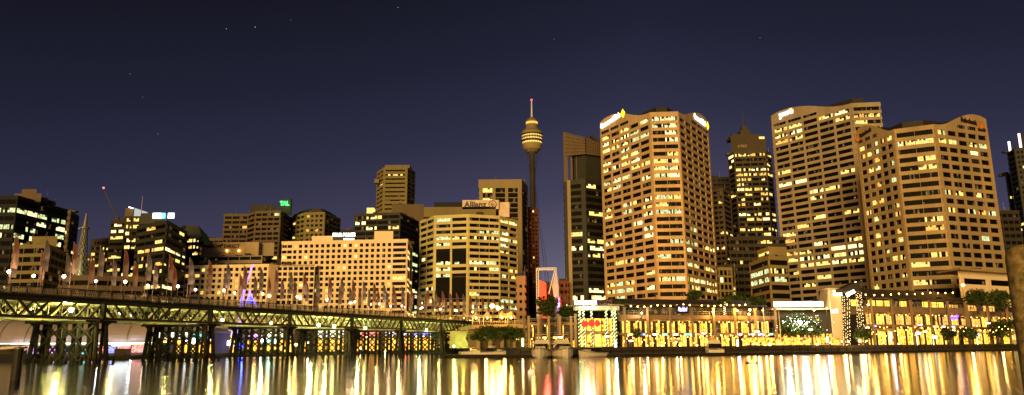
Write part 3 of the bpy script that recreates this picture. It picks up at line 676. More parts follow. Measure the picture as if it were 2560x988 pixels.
I_, fI, zI, rw, pl = bld('office_building', 'stepped brown office block with a cream bank name board on its roof', [(462, 642, 404), (655, 640, 402), (690, 655, 428)], zt=zat(560, 640, 403), zr=zat(560, 647, 403), faces=[dict(bays=7, panes=5, pier=.3, lit=.04), dict(bays=4, panes=1, pier=1.0, lit=.05)], fh=3.7, wf=.5, wall='conc2', depth=22, vis=672)
mb = MB(); q0 = atY(503, 632, 412); q1 = atY(646, 632, 412); zz = zat(570, 606, 412); mb.box(q0.x, q1.x, 412, 428, zI-.1, zz); mb.build('roof_storey', M['conc'], I_)
boxpx(I_, 'roof_storey', 'conc2', 646, 686, 607, 640, 416, 10)
bl = mat('brown_sign_letters', (.07, .03, .015), .6)
zb_ = zat(560, 621, 412)
text('ING', 'sign_letters', bl, I_, (atY(518, 621, 412).x, 412, zb_), (atY(542, 621, 412).x, 412, zb_), 2.2, .2, .12)
text('DIRECT', 'sign_letters', bl, I_, (atY(560, 621, 412).x, 412, zb_), (atY(600, 621, 412).x, 412, zb_), 2.2, .2, .12)
mb = MB(); c = Vector((atY(550, 616, 412).x, 411.8, zb_+1.3)); mb.ball(c+Vector((1.1, 0, .7)), .75, n=8); mb.ball(c+Vector((-.3, 0, 0)), 1.0, n=8, sz=.7); mb.bar(c+Vector((-1, 0, -.3)), c+Vector((-1.6, 0, .9)), .3); mb.bar(c+Vector((.6, 0, -.4)), c+Vector((.7, 0, -1.2)), .35); mb.bar(c+Vector((-.9, 0, -.4)), c+Vector((-1, 0, -1.2)), .35); mb.build('emblem', bl, I_)
for px in (567, 597):
    q0 = atY(px, 627, 411.3); mb = MB(); mb.ball(q0, .5, n=8); mb.build('wall_lamp', E['bulb'], I_)
# apartment towers behind the hotels
bld('apartment_tower', 'dark apartment tower with balconies left of the green lit roof sign', [(561, 537, 500), (622, 535, 500)], faces=[dict(bays=3, panes=3, pier=.7, lit=.10, kinds=(2, 5))], fh=3.3, wf=.55, wall='brown', depth=20, vis=620)
G1, fG, zG, rw, pl = bld('apartment_tower', 'tallest brown apartment tower carrying the green lit roof sign', [(622, 528, 490), (640, 520, 480), (702, 524, 478), (730, 538, 510)], zt=zat(660, 528, 480), faces=[dict(bays=1, panes=3, lit=.08), dict(bays=4, panes=2, pier=.7, lit=.10, kinds=(2, 4)), dict(bays=1, panes=1, lit=0, end=8)], fh=3.2, wf=.55, wall='brown', depth=22, vis=690)
boxpx(G1, 'plant_room', 'dbrown', 626, 690, 512, 535, 492, 10)
q0 = atY(698, 519, 486); q1 = atY(727, 519, 486); mb = MB(); mb.box(q0.x, q1.x, 486, 488, zG-1, zat(712, 497, 486)); mb.build('sign_board', M['black'], G1)
text('TAL', 'sign_letters', E['green'], G1, (q0.x+.5, 486, q0.z+1.3), (q1.x-1.2, 486, q0.z+1.3), 3.0, .25, .3)
plight((q0.x+4, 482, q0.z+3), (.02, 1, .12), 2500, .5, G1)
G2, fG2, zG2, rw, pl = bld('apartment_tower', 'beige apartment tower with stepped domed roof and one orange window', [(722, 556, 505), (764, 530, 488), (812, 530, 486), (850, 560, 512)], zt=zat(790, 531, 487),
    faces=[dict(bays=4, panes=2, pier=1.2, lit=.05), dict(bays=4, panes=2, pier=1.2, lit=.06, kinds=(5,)), dict(bays=4, panes=2, pier=1.2, lit=.06)], fh=3.2, wf=.5, wall='olive', depth=22, vis=600)
mb = MB(); pp = offset(pl, -3); mb.prism(pp, zG2-.1, zG2+2.2); mb.prism(offset(pl, -6), zG2+2.1, zG2+4); mb.build('roof_dome', M['roof'], G2)
# ------------------------------------------------------------------ left buildings
L1, fL1, zL1, rw, pl = bld('office_building', 'black glass office building with long greenish lit bands at the far left edge', [(-60, 487, 318), (45, 489, 318), (168, 527, 352)], zt=zat(45, 489, 318),
    faces=[dict(bays=4, panes=5, pier=.3, lit=.3, rows={0: 0, 1: 1, 3: .5, 4: .5, 2: .1, 9: .4, 10: .4}, kinds=(4, 4, 3)), dict(bays=5, panes=4, pier=.3, lit=.18, rows={0: 0, 1: 1, 3: .45, 4: .3, 5: .4, 6: .1}, kinds=(4, 4, 3))], fh=3.7, wf=.55, wall='black', core='black', depth=30, vis=720, d=.25)
boxpx(L1, 'plant_room', 'brown', 36, 104, 484, 505, 328, 12); boxpx(L1, 'plant_room', 'brown', 55, 92, 473, 490, 332, 8); boxpx(L1, 'plant_room', 'brown', 100, 124, 499, 515, 336, 8)
bld('apartment_tower', 'brown round cornered apartment tower behind the black glass building', [(138, 535, 425), (152, 527, 412), (176, 527, 412), (197, 537, 430)], zt=zat(165, 527, 412), faces=[dict(bays=1, panes=2, lit=.2), dict(bays=3, panes=1, pier=.7, lit=.25), dict(bays=2, panes=2, lit=.15)], fh=3.3, wf=.5, wall='brown', depth=15, vis=680)
L3, fL3, zL3, rw, pl = bld('office_block', 'squat olive block with balcony stripes and a plain penthouse near the bridge', [(36, 613, 285), (117, 610, 283), (168, 624, 310)], zt=zat(110, 611, 284), faces=[dict(bays=3, panes=3, pier=.3, lit=.06), dict(bays=5, panes=1, pier=.6, lit=0)], fh=3.3, wf=.6, wall='olive', depth=16, vis=730)
boxpx(L3, 'penthouse', 'olive', 80, 144, 591, 625, 294, 9)
bld('office_building', 'low curved brown building with long ledges behind the bridge rail', [(150, 704, 262), (225, 690, 262), (360, 688, 270)], zt=zat(260, 690, 265), faces=[dict(bays=2, panes=6, pier=.3, lit=.03), dict(bays=3, panes=6, pier=.3, lit=.03)], fh=3.4, wf=.5, wall='brown', depth=15, vis=745)
bld('office_building', 'low dark block left of the stepped lit tower', [(229, 600, 470), (281, 597, 470)], faces=[dict(bays=4, panes=3, pier=.7, lit=.15, rows={1: .5, 4: .4})], fh=3.6, wf=.5, wall='dbrown', depth=16, vis=690)
L5, fL5, zL5, rw, pl = bld('office_tower', 'stepped office tower with a column of lit windows and a white lit roof panel', [(279, 552, 420), (314, 550, 418)], faces=[dict(bays=1, panes=5, pier=.4, lit=.5, rows={0: .9, 1: .5, 2: .9, 5: .5, 7: .6}, kinds=(2, 3))], fh=3.7, wf=.45, wall='dbrown', depth=16, vis=700)
block(L5, [(atY(314, 545, 412).x, 412), (atY(352, 545, 412).x, 412)], 2, zat(330, 541, 412), [dict(bays=2, panes=3, pier=.8, lit=.85, kinds=(2, 2, 3))], fh=3.9, wf=.5, wall='dbrown', depth=14, zr=zat(330, 550, 412))
boxpx(L5, 'plant_room', 'brown', 314, 334, 520, 545, 414, 8)
q0 = atY(334, 546, 413); q1 = atY(359, 546, 420); mb = MB(); mb.prism([(q0.x, 413), (q1.x, 420), (q1.x, 424), (q0.x, 424)], q0.z-1, [zat(334, 520, 413), zat(359, 528, 420), zat(359, 528, 420), zat(334, 520, 413)]); mb.build('lit_panel', emit('lit_roof_panel', (.62, .68, .62), .75), L5)
mb = MB(); mb.tube((q0.x+1.5, 418, q0.z+4), (q0.x+1.5, 418, zat(338, 490, 418)), .25, .1, 6); mb.build('antenna', M['steel'], L5)
mb = MB(); q2 = atY(322, 518, 413); q3 = atY(333, 521, 413); mb.bar(q2, q3, .4, .5); mb.build('light_strip', E['white'], L5)
L6, fL6, zL6, rw, pl = bld('office_tower', 'dark corner office tower with blue white rooftop signs and lit bands', [(346, 552, 366), (417, 551, 350), (468, 572, 385)], zt=zat(417, 551, 350),
    faces=[dict(bays=3, panes=4, pier=.2, lit=.2, rows={1: .1, 3: .7, 4: .3, 6: .35, 8: .95, 9: .4, 10: .3, 11: .3}, kinds=(2, 2, 5)), dict(bays=2, panes=4, pier=.3, lit=.15, rows={0: .4, 1: .5, 3: .8, 4: .6, 8: .3}, kinds=(2, 3))], fh=3.6, wf=.48, wall='dgrey', depth=20, vis=730)
boxpx(L6, 'plant_room', 'dgrey', 352, 416, 533, 560, 362, 10)
for a_, b_, e_, yy in ((382, 402, 'cwhite', 362), (403, 412, 'blue2', 361.8), (420, 434, 'cwhite', 361)):
    q0 = atY(a_, 546, yy-.5); q1 = atY(b_, 546, yy-.5); mb = MB(); mb.box(q0.x, q1.x, yy-.8, yy-.1, q0.z, zat((a_+b_)/2, 533, yy-.5)); mb.build('sign_panel', E['cwhite'] if e_ == 'cwhite' else emit('sky_blue_sign', (.08, .45, 1), 4), L6)
L7 = thing('office_building', 'dark building with a steeply folded roof right of the blue white signs', 'building', (gx(490, 400), 400, 2)); L7['vis'] = 700
rws_, pl = block(L7, [(atY(466, 600, 402).x, 402), (atY(500, 600, 400).x, 400)], 2, zat(482, 589, 401), [dict(bays=2, panes=3, lit=.5, rows={0: .8, 1: .8, 2: .8})], fh=3.6, wf=.5, wall='dgrey', depth=16)
mb = MB(); xs = [atY(p, q, 401) for p, q in ((466, 562), (498, 566), (511, 606), (500, 612))]
mb.prism([(xs[0].x, 400), (xs[1].x, 400), (xs[1].x, 412), (xs[0].x, 412)], zat(482, 589, 401)-.05, [xs[0].z, xs[1].z, xs[1].z-3, xs[0].z-3])
mb.prism([(xs[1].x+.01, 400.2), (xs[2].x, 400.2), (xs[2].x, 412), (xs[1].x+.01, 412)], xs[3].z, [xs[1].z, xs[2].z, xs[2].z, xs[1].z-3]); mb.build('folded_roof', M['dgrey'], L7)
# extra far skyline
for px0, px1, py, Yv, wl, lb in ((500, 560, 596, 560, 'brown', 'distant low brown block left of the dark apartment tower'), (850, 890, 575, 620, 'dbrown', 'distant dark block between the hotel sign and the green glass building'),
                                 (1040, 1062, 545, 640, 'dbrown', 'sliver of dark block left of the banded office building'), (160, 232, 640, 520, 'dbrown', 'distant dark block behind the lit lattice spire')):
    bld('office_block', lb, [(px0, py, Yv), (px1, py, Yv)], faces=[dict(bays=5, panes=2, pier=.7, lit=.12)], fh=3.6, wf=.45, wall=wl, depth=18, vis=py+110)
# lattice spire
S_ = thing('lattice_spire', 'pale conical lattice spire lit from below at the left', 'spire', (gx(205, 500, 650), 500, 30))
xc = atY(204, 650, 500).x; z0_ = zat(204, 655, 500)-12; z1_ = zat(207, 566, 500); z2_ = zat(207, 534, 500)
mb = MB()
def rr(z): tt = (z-z0_)/(z1_-z0_); return 4.8*(1-tt)**1.5+1.6
NZ = 16
for k in range(NZ):
    za = z0_+(z1_-z0_)*k/NZ; zb2 = z0_+(z1_-z0_)*(k+1)/NZ
    for i in range(12):
        a0 = 2*math.pi*(i+.5*(k % 2))/12; a1 = 2*math.pi*(i+.5*(k % 2)+.5)/12; a2_ = 2*math.pi*(i+.5*(k % 2)-.5)/12
        p = (xc+rr(za)*math.cos(a0), 500+rr(za)*math.sin(a0), za)
        for aa in (a1, a2_): mb.bar(p, (xc+rr(zb2)*math.cos(aa), 500+rr(zb2)*math.sin(aa), zb2), .28)
mb.build('lattice', M['steel'], S_)
mb = MB(); mb.tube((xc, 500, z0_), (xc, 500, z1_), 2.4, 1.0, 12); mb.tube((xc, 500, z1_-1), (xc, 500, z2_), 1.5, .5, 10); mb.build('core', M['steel'], S_)
zf = zat(207, 572, 500); mb = MB(); mb.tube((xc, 500, zf), (xc, 500, zf+.8), 3, 3, 14); mb.bar((xc-5, 500, zf+.2), (xc+3, 500, zf+.4), .5); mb.build('platform', M['steel'], S_)
plight((xc, 488, z0_+3), (.85, 1, .4), 6000, 1.0, S_, 'spire')
# crane
cb = atY(294, 548, 440); ct = atY(259, 470, 440); K_ = thing('tower_crane', 'dark luffing crane jib with a red tip light above the stepped lit tower', 'crane', (cb.x, 440, 2))
mb = MB(); off = [(-.8, 0), (.8, 0), (0, 1.4)]
for ox, oy in off: mb.bar((cb.x+ox, 440+oy, cb.z), (ct.x+ox*.3, 440+oy*.3, ct.z), .3)
for k in range(16):
    a0 = cb.lerp(ct, k/16); a1 = cb.lerp(ct, (k+1)/16); mb.bar((a0.x-.8*(1-k/22), a0.y, a0.z), (a1.x+.8*(1-k/22), a1.y, a1.z), .2)
mb.build('jib', M['dsteel'], K_)
mb = MB(); mb.box(cb.x-1, cb.x+1, 439, 441, 2, cb.z+1); mb.build('mast', M['dsteel'], K_)
mb = MB(); mb.ball(ct, .7); mb.build('tip_light', emit('crane_red_light', (1, .25, .35), 1.5), K_)
# ------------------------------------------------------------------ needle tower
YT = 880; xt = atY(1332, 500, YT).x; N_ = thing('observation_tower', 'slender observation tower with golden lit turret and red tipped mast', 'tower', (xt, YT, 2))
def zz(py): return zat(1332, py, YT)
mb = MB(); mb.lathe([(3.6, 2), (3.3, zz(500)), (3.3, zz(380))], (xt, YT, 0), 16); mb.build('shaft', M['dbrown'], N_)
mb = MB(); mb.lathe([(3.4, zz(384)), (6.5, zz(381)), (10.5, zz(374)), (12.0, zz(366)), (12.4, zz(363)), (12.4, zz(360.5))], (xt, YT, 0), 28)
mb.lathe([(12.6, zz(348)), (13.1, zz(345)), (13.1, zz(343.5))], (xt, YT, 0), 28)
mb.lathe([(13.1, zz(337)), (12.9, zz(331)), (11, zz(327)), (8.6, zz(325)), (7.6, zz(320)), (7.6, zz(312))], (xt, YT, 0), 28)
mb.lathe([(7.7, zz(306)), (7.2, zz(302)), (4.2, zz(297)), (2, zz(293))], (xt, YT, 0), 24)
mb.lathe([(11.2, zz(364)), (11.6, zz(330))], (xt, YT, 0), 20); mb.build('turret', M['olive'], N_)
for pa, pb, r_, m_ in ((360.4, 356.6, 12.1, 'lit'), (352.4, 348.1, 12.5, 'warm'), (343.4, 340.8, 12.8, 'lit'), (311.9, 306.1, 7.3, 'dim')):
    mb = MB(); mb.lathe([(r_, zz(pa)), (r_, zz(pb))], (xt, YT, 0), 28); mb.build('window_band', emit('turret_'+str(int(pa)), (1, .66, .16), 1.3) if m_ != 'dim' else M['warm'], N_)
mb = MB()
for pa in (356.5, 352.5, 340.7, 337.2): mb.lathe([(13.0, zz(pa)), (13.0, zz(pa)+.7)], (xt, YT, 0), 28)
for i in range(24):
    a0 = 2*math.pi*i/24; mb.bar((xt+12.6*math.cos(a0), YT+12.6*math.sin(a0), zz(361)), (xt+13.1*math.cos(a0), YT+13.1*math.sin(a0), zz(337)), .35)
mb.build('turret_rail', M['dbrown'], N_)
mb = MB(); mb.lathe([(1.5, zz(296)), (1.0, zz(285)), (.8, zz(252))], (xt, YT, 0), 10); mb.build('mast', emit('glowing_mast_paint', (.55, .38, .36), .22, base=(.5, .4, .38)), N_)  # mast given a faint glow in place of light falling on it
mb = MB(); mb.ball((xt, YT, zz(250)), 1.5); mb.build('tip_light', emit('mast_red_light', (1, .12, .12), 1.6), N_)
mb = MB()
for i in range(14):
    a0 = 2*math.pi*i/14; a1 = a0+2.2
    mb.bar((xt+11*math.cos(a0), YT+11*math.sin(a0), zz(376)), (xt+3.9*math.cos(a1), YT+3.9*math.sin(a1), zz(470)), .22)
    mb.bar((xt+3.9*math.cos(a1), YT+3.9*math.sin(a1), zz(470)), (xt+26*math.cos(a1+.3), YT+26*math.sin(a1+.3), 20), .22)
mb.build('stay_cables', M['dsteel'], N_)
for dx in (-14, 14): plight((xt+dx, YT-26, zz(368)), (1, .60, .14), 7000, 1.0, N_, 'turret')  # unseen point lights added in front to turn the turret golden
# ------------------------------------------------------------------ the iron and timber bridge
NP = atY(262, 735, 133); BD = Vector((.397, .918)).normalized(); BN = Vector((BD.y, -BD.x)); BW = 16.4; SP = 25.0
NP2 = Vector((NP.x, 133.0))
def bp(n, w): q = NP2+BD*(SP*n)-BN*w; return q           # n spans along, w metres in from the near side
def b3(n, w, z): q = bp(n, w); return Vector((q.x, q.y, z))
ZR, ZD, ZB, ZC, ZP = zat(262, 729, 133), zat(262, 748, 133), zat(262, 758, 133), zat(262, 799, 133), zat(262, 804, 133)
N0, N1 = -1.7, 7.3
BR = thing('bridge', 'long iron truss bridge on timber piers crossing the harbour, lit yellow green', 'bridge', (NP.x, 133, 0))
def quad_prism(n0, n1, w0, w1, z0, z1, mb, mi=0):
    mb.prism([tuple(bp(n0, w0)), tuple(bp(n1, w0)), tuple(bp(n1, w1)), tuple(bp(n0, w1))], z0, z1, mi)
mb = MB(); quad_prism(N0, N1, -.5, BW+.5, ZB+.25, ZD, mb); mb.build('deck', M['timber'], BR)
mb = MB()
for w in (-.3, BW+.3):
    mb.bar(b3(N0, w, ZB+.1), b3(N1, w, ZB+.1), .35, .45)
mb.build('deck_edge', M['trussd'], BR)
mb = MB()
n = N0
while n < 6.9:
    mb.bar(b3(n, .5, ZB-.05), b3(n, BW-.5, ZB-.05), .25, .5); n += .125
mb.build('floor_beam', M['truss'], BR)
def railing(w, name='railing'):
    mb = MB(); ps = (ZR-ZD)
    mb.bar(b3(N0, w, ZR), b3(N1, w, ZR), .16, .14, 1); mb.bar(b3(N0, w, ZD+.12), b3(N1, w, ZD+.12), .12, .12, 1)
    mb.bar(b3(N0, w, ZR-.22), b3(N1, w, ZR-.22), .06, .06, 0)
    n = N0
    while n < N1:
        mb.bar(b3(n, w-.05, ZD), b3(n, w-.05, ZR+.15), .2, .2, 1)
        if n < 5.5:
            st = .1022/(6 if n < 2 else 4); k = n
            while k < n+.1022-1e-4:
                mb.bar(b3(k, w, ZD+.15), b3(k+st, w, ZR-.25), .10, .09, 0); mb.bar(b3(k+st, w, ZD+.15), b3(k, w, ZR-.25), .10, .09, 0); k += st
        else:
            mb.bar(b3(n+.05, w, (ZR+ZD)/2), b3(n+.1, w, (ZR+ZD)/2), .05, .5, 0)
        n += .1022
    return mb.build(name, [M['rail'], M['trussd']], BR)
mb = MB(); quad_prism(N0, 7.0, .6, BW-.6, ZB+.203, ZB+.247, mb); mb.build('added_soffit', M['truss'], BR)  # pale sheet added under the deck so its underside reads as lit
railing(-.35); railing(BW+.35)
def truss(n, w, m, name):
    mb = MB(); K = 10; za, zb = ZC+.15, ZB-.1
    mb.bar(b3(n+.01, w, za), b3(n+.99, w, za), .35, .38); mb.bar(b3(n+.01, w, zb), b3(n+.99, w, zb), .35, .35)
    for i in range(K):
        a = n+i/K; b = n+(i+1)/K; mid = K/2
        if i < mid: mb.bar(b3(a, w, zb), b3(b, w, za), .28, .30)
        else: mb.bar(b3(a, w, za), b3(b, w, zb), .28, .30)
        if i in (mid-1, mid): mb.bar(b3(a, w, za), b3(b, w, zb), .22, .2) if i < mid else mb.bar(b3(a, w, zb), b3(b, w, za), .22, .2)
        mb.bar(b3(a, w+.2, za), b3(a, w+.2, zb), .12, .12)
    return mb.build(name, M[m], BR)
for k in range(-2, 7):
    truss(k, .25, 'trussd', 'truss_span'); truss(k, BW-.25, 'truss', 'truss_span')  # near truss takes the darker copy, its backlit shade put into the colour
    if k > -2:
        truss(k+.03, BW*.5, 'truss', 'truss_span')
    mb = MB(); mb.bar(b3(k+.02, .1, ZC-.12), b3(k+.98, .1, ZC-.12), .12, .16); mb.build('light_pipe', M['truss'], BR)
for k in range(-1, 7):
    # pier: five pairs of columns across the width, raked outer ones, crossed braces
    mb = MB(); ws = [0.1, 4.1, 8.2, 12.3, BW-.1]; hl = .035
    for i, w in enumerate(ws):
        rk = (-.9 if i == 0 else .9 if i == 4 else 0)
        for dn in (-hl, hl):
            mb.tube(b3(k+dn*1.3, w+rk, -1.5), b3(k+dn, w, ZP-.25), .44, .38, 8)
            if i in (0, 4): mb.tube(b3(k+dn*1.1, w+rk*.1+(.9 if i == 0 else -.9), -1.5), b3(k+dn, w+(.6 if i == 0 else -.6), ZP-.25), .3, .3, 8)
    pier = mb.build('pier', M['timber'], BR)
    mb = MB()
    for i in range(4):
        a, b = ws[i], ws[i+1]
        for dn in (-hl-.02, hl+.02):
            mb.bar(b3(k+dn, a, .7), b3(k+dn, b, 4.0), .16, .32); mb.bar(b3(k+dn, b, .7), b3(k+dn, a, 4.0), .16, .32)
            mb.bar(b3(k+dn, a, 4.1), b3(k+dn, b, ZP-.6), .16, .32); mb.bar(b3(k+dn, b, 4.1), b3(k+dn, a, ZP-.6), .16, .32)
    mb.build('cross_brace', M['timber'], pier)
    mb = MB(); mb.bar(b3(k, -.9, ZP-.05), b3(k, BW+.9, ZP-.05), 2.2, .45); mb.bar(b3(k-.12, .3, ZP+.1), b3(k+.12, .3, ZP+.1), .5, .5); mb.bar(b3(k-.12, BW-.3, ZP+.1), b3(k+.12, BW-.3, ZP+.1), .5, .5)
    for w in (.3, BW-.3):
        mb.bar(b3(k-.1, w, ZP+.3), b3(k, w, ZP-1.6), .3, .3); mb.bar(b3(k+.1, w, ZP+.3), b3(k, w, ZP-1.6), .3, .3)
    mb.bar(b3(k, 0, ZC), b3(k, 0, ZB), .8, .8); mb.build('cap_beam', M['timber'], pier)
    mb = MB()
    for dn in (-hl-.045, hl+.045):
        mb.bar(b3(k+dn, -1.3, .55), b3(k+dn, BW+1.3, .55), .3, .35)
        for w in [q*2.05-.8 for q in range(9)]: mb.bar(b3(k+dn*1.2, w, -.6), b3(k+dn*1.2, w, .95), .35, .35)
    mb.build('fender', M['timber'], pier)
# floodlights under the deck
FL = [(168, 775, 'big yellow green floodlight inside the truss at the far left span'), (548, 800, 'yellow floodlight inside the truss in front of the low hotel'), (670, 808, 'dim yellow floodlight inside the truss right of the purple mast'),
      (789, 813, 'left one of a close pair of floodlights in the bridge truss'), (828, 816, 'right one of a close pair of floodlights in the bridge truss'), (906, 820, 'greenish floodlight in the truss right of the close pair'),
      (1059, 826, 'green white floodlight in the truss near the right end of the bridge'), (1160, 829, 'last small floodlight where the bridge meets the quay'), (0, 0, '')][:-1]
def nof(px, w):
    lo, hi = -2.0, 9.0
    for _ in range(50):
        mid = (lo+hi)/2
        if proj(b3(mid, w, 9))[0] < px: lo = mid
        else: hi = mid
    return lo
for px, py, lb in FL:
    n = nof(px, 1.0); P = b3(n, .05, 0); P.z = zat(px, py, P.y)
    r = thing('floodlight', lb, 'floodlight', P, 'floodlights in the bridge truss')
    s = .40 if px in (168, 789, 828, 906, 1059) else .28
    mb = MB(); mb.ball(P, s, n=10, k=6); mb.build('lamp_glass', E['flood'], r)
    mb = MB(); mb.tube(P+Vector((0, .3, .3)), P+Vector((0, .5, 1.4)), .08, n=6); mb.box(P.x-.4, P.x+.4, P.y+.36, P.y+.55, P.z-.35, P.z+.35); mb.build('bracket', M['dsteel'], r)
    q = b3(n, 2.2, P.z+.3); plight(q, (1, .92, .28) if px < 850 else (.75, 1, .30), 4800 if s > .3 else 1800, s, r, 'fl%d%d' % (s > .3, px > 850))
# unseen point lights added between the trusses to brighten them, without lamp bodies
for k in range(-1, 7):
    for fr in (.25, .75):
        q = b3(k+fr, BW*.28, ZB-1.6)
        if not (k == 6 and fr > .5): plight(q, (1, .86, .20), 850, .2, BR, 'tr')
# white hidden navigation lamps behind the truss, as in the left span
NV = [(80, 772), (100, 768), (300, 783), (325, 790)]
for i, (px, py) in enumerate(NV):
    P = atY(px, py, 152); mb = MB(); mb.ball(P, .28, n=8); tag(mb.build('truss_lamp', E['white']), 'small cool white lamp seen through the truss, %s' % ['leftmost of four', 'second from the left of four', 'third from the left of four', 'rightmost of four'][i], 'lamp', 'small white lamps behind the truss')
# ------------------------------------------------------------------ banner poles and lamp posts on the bridge
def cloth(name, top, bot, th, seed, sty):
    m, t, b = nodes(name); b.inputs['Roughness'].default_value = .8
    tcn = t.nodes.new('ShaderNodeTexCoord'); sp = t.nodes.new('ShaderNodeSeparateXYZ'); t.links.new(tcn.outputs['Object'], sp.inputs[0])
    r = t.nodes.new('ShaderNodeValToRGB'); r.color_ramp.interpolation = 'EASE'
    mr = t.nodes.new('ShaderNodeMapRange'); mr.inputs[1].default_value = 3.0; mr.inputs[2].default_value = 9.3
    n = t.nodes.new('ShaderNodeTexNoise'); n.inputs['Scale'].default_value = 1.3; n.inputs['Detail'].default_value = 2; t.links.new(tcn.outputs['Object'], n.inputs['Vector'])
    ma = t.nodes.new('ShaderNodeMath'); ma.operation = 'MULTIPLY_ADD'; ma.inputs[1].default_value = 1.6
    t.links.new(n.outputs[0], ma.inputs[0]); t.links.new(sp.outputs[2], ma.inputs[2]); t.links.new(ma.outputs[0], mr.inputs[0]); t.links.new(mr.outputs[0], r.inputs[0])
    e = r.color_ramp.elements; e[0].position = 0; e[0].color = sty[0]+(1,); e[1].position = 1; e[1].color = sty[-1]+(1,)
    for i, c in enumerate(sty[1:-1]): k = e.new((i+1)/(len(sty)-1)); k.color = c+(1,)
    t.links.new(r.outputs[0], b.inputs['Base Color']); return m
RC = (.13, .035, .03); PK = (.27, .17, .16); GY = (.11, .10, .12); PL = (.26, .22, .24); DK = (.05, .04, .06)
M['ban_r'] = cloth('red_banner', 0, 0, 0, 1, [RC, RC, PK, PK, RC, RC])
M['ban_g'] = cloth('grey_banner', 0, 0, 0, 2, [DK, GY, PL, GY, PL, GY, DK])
def banner_pole(kind):
    r = thing('banner_pole', '', 'banner pole'); mb = MB(); mb.tube((0, 0, 0), (0, 0, 9.4), .085, .06, 6); mb.ball((0, 0, 9.45), .13, n=6); mb.build('pole', M['redpole'], r)
    mb = MB(); K = 14; A = []
    for i in range(K+1):
        f = i/K; z = 9.2-4.9*f; wdt = .25+.62*min(1, f*2.5)**.6*(1 if f < .96 else .95); yo = .10*math.sin(f*7+ (0 if kind else 2))
        A.append((z-(.35*f if f < 1 else .3), wdt, yo))
    for (z0_, w0, y0_), (z1_, w1, y1_) in zip(A, A[1:]):
        for s in (0, 1):
            xa0, xb0 = (.1, .1+w0*.5) if s == 0 else (.1+w0*.5, .1+w0); xa1, xb1 = (.1, .1+w1*.5) if s == 0 else (.1+w1*.5, .1+w1)
            ya0, yb0 = (0, y0_) if s == 0 else (y0_, -y0_*.5); ya1, yb1 = (0, y1_) if s == 0 else (y1_, -y1_*.5)
            mb.add([(xa0, ya0, z0_), (xa1, ya1, z1_), (xb1, yb1, z1_-.1*s), (xb0, yb0, z0_)], [(0, 1, 2, 3)])
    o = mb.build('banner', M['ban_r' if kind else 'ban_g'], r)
    return r
REF = ['in front of the black glass building', 'in front of the squat olive block', 'near the lattice spire', 'in front of the low curved brown building', 'in front of the stepped lit tower', 'in front of the dark corner office tower',
       'in front of the low wing of the cream hotel', 'in front of the cream hotel', 'beside the purple lit mast', 'in front of the blank hotel end wall', 'in front of the wing with paired windows', 'in front of the tall pink hotel', 'in front of the green glass building', 'in front of the banded office building', 'near the right end of the bridge']
RPX = [45, 130, 205, 262, 330, 400, 470, 590, 650, 695, 790, 1015, 1050, 1130, 1400]
ORD = ['leftmost', 'second from left', 'third from left', 'fourth from left', 'fifth from left', 'sixth from left', 'seventh from left', 'eighth from left', 'ninth from left', 'tenth from left', 'eleventh from left', 'twelfth from left', 'thirteenth from left', 'fourteenth from left', 'fifteenth from left', 'sixteenth from left']
def place_all(items, mk, words, group):
    """items: (kind, loc, side). label each by its look, side, what it stands in front of and its order there"""
    items = [it for it in items if -5 < proj(it[1])[0] < 2560]
    items.sort(key=lambda it: proj(it[1])[0]); cnt = {}; tot = {}
    def key(it): return (it[0], it[2], next(i for i, p in enumerate(RPX) if proj(it[1])[0] < p))
    for it in items: tot[key(it)] = tot.get(key(it), 0)+1
    protos = {}
    for it in items:
        k = key(it); c = cnt.get(k, 0); cnt[k] = c+1
        o_ = (ORD[c]+' ' if tot[k] > 1 else '')
        lb = (o_+words[it[0]]+' '+('near rail ' if it[2] == 0 else 'far rail ')+REF[k[2]]).replace('in front of', 'before')
        if it[0] not in protos:
            protos[it[0]] = mk(it[0]); o = protos[it[0]]; o.location = it[1]; o['label'] = lb; o['group'] = group
        else: copy_tree(protos[it[0]], it[1], lb, group)
items = []
n = -.669; k = 0
while n < 7.2:
    items.append((1 if k % 2 == 0 and k != 1 else 0, b3(n, .5, ZD), 0)); k += 1; n += .204
n = nof(16, BW-.5)-.204*0; k = 0
while n < 7.2:
    items.append((k % 2, b3(n, BW-.5, ZD), 1)); k += 1; n += .204
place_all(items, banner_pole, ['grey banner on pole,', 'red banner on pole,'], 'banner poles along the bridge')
def bridge_lamp(kind):
    r = thing('lamp_post', '', 'lamp post'); h = 3.5 if kind == 0 else 4.6
    mb = MB(); mb.tube((0, 0, 0), (0, 0, h-.3), .09, .06, 6); mb.tube((0, 0, 0), (0, 0, .5), .16, .1, 6); mb.build('post', M['dsteel'], r)
    mb = MB(); mb.ball((0, 0, h), .30, n=10, k=6); mb.build('globe', E['pink'], r)
    plight((0, -.5, h-.1), (1, .66, .36), 420, .3, r, 'bl'); return r
items = []
for n in (-.669, -.297, .187, .674, 1.168, 1.645, 2.13, 2.60, 3.09, 3.57, 4.06, 4.55, 5.03, 5.5, 6.0, 6.5): items.append((0, b3(n, .9, ZD), 0))
for px in (73, 231, 362, 483, 582, 671, 748, 815, 876, 925, 975, 1010, 1050, 1085): items.append((1, b3(nof(px, BW-.9), BW-.9, ZD), 1))
place_all(items, bridge_lamp, ['globe lamp post,', 'taller globe lamp post,'], 'globe lamps along the bridge')
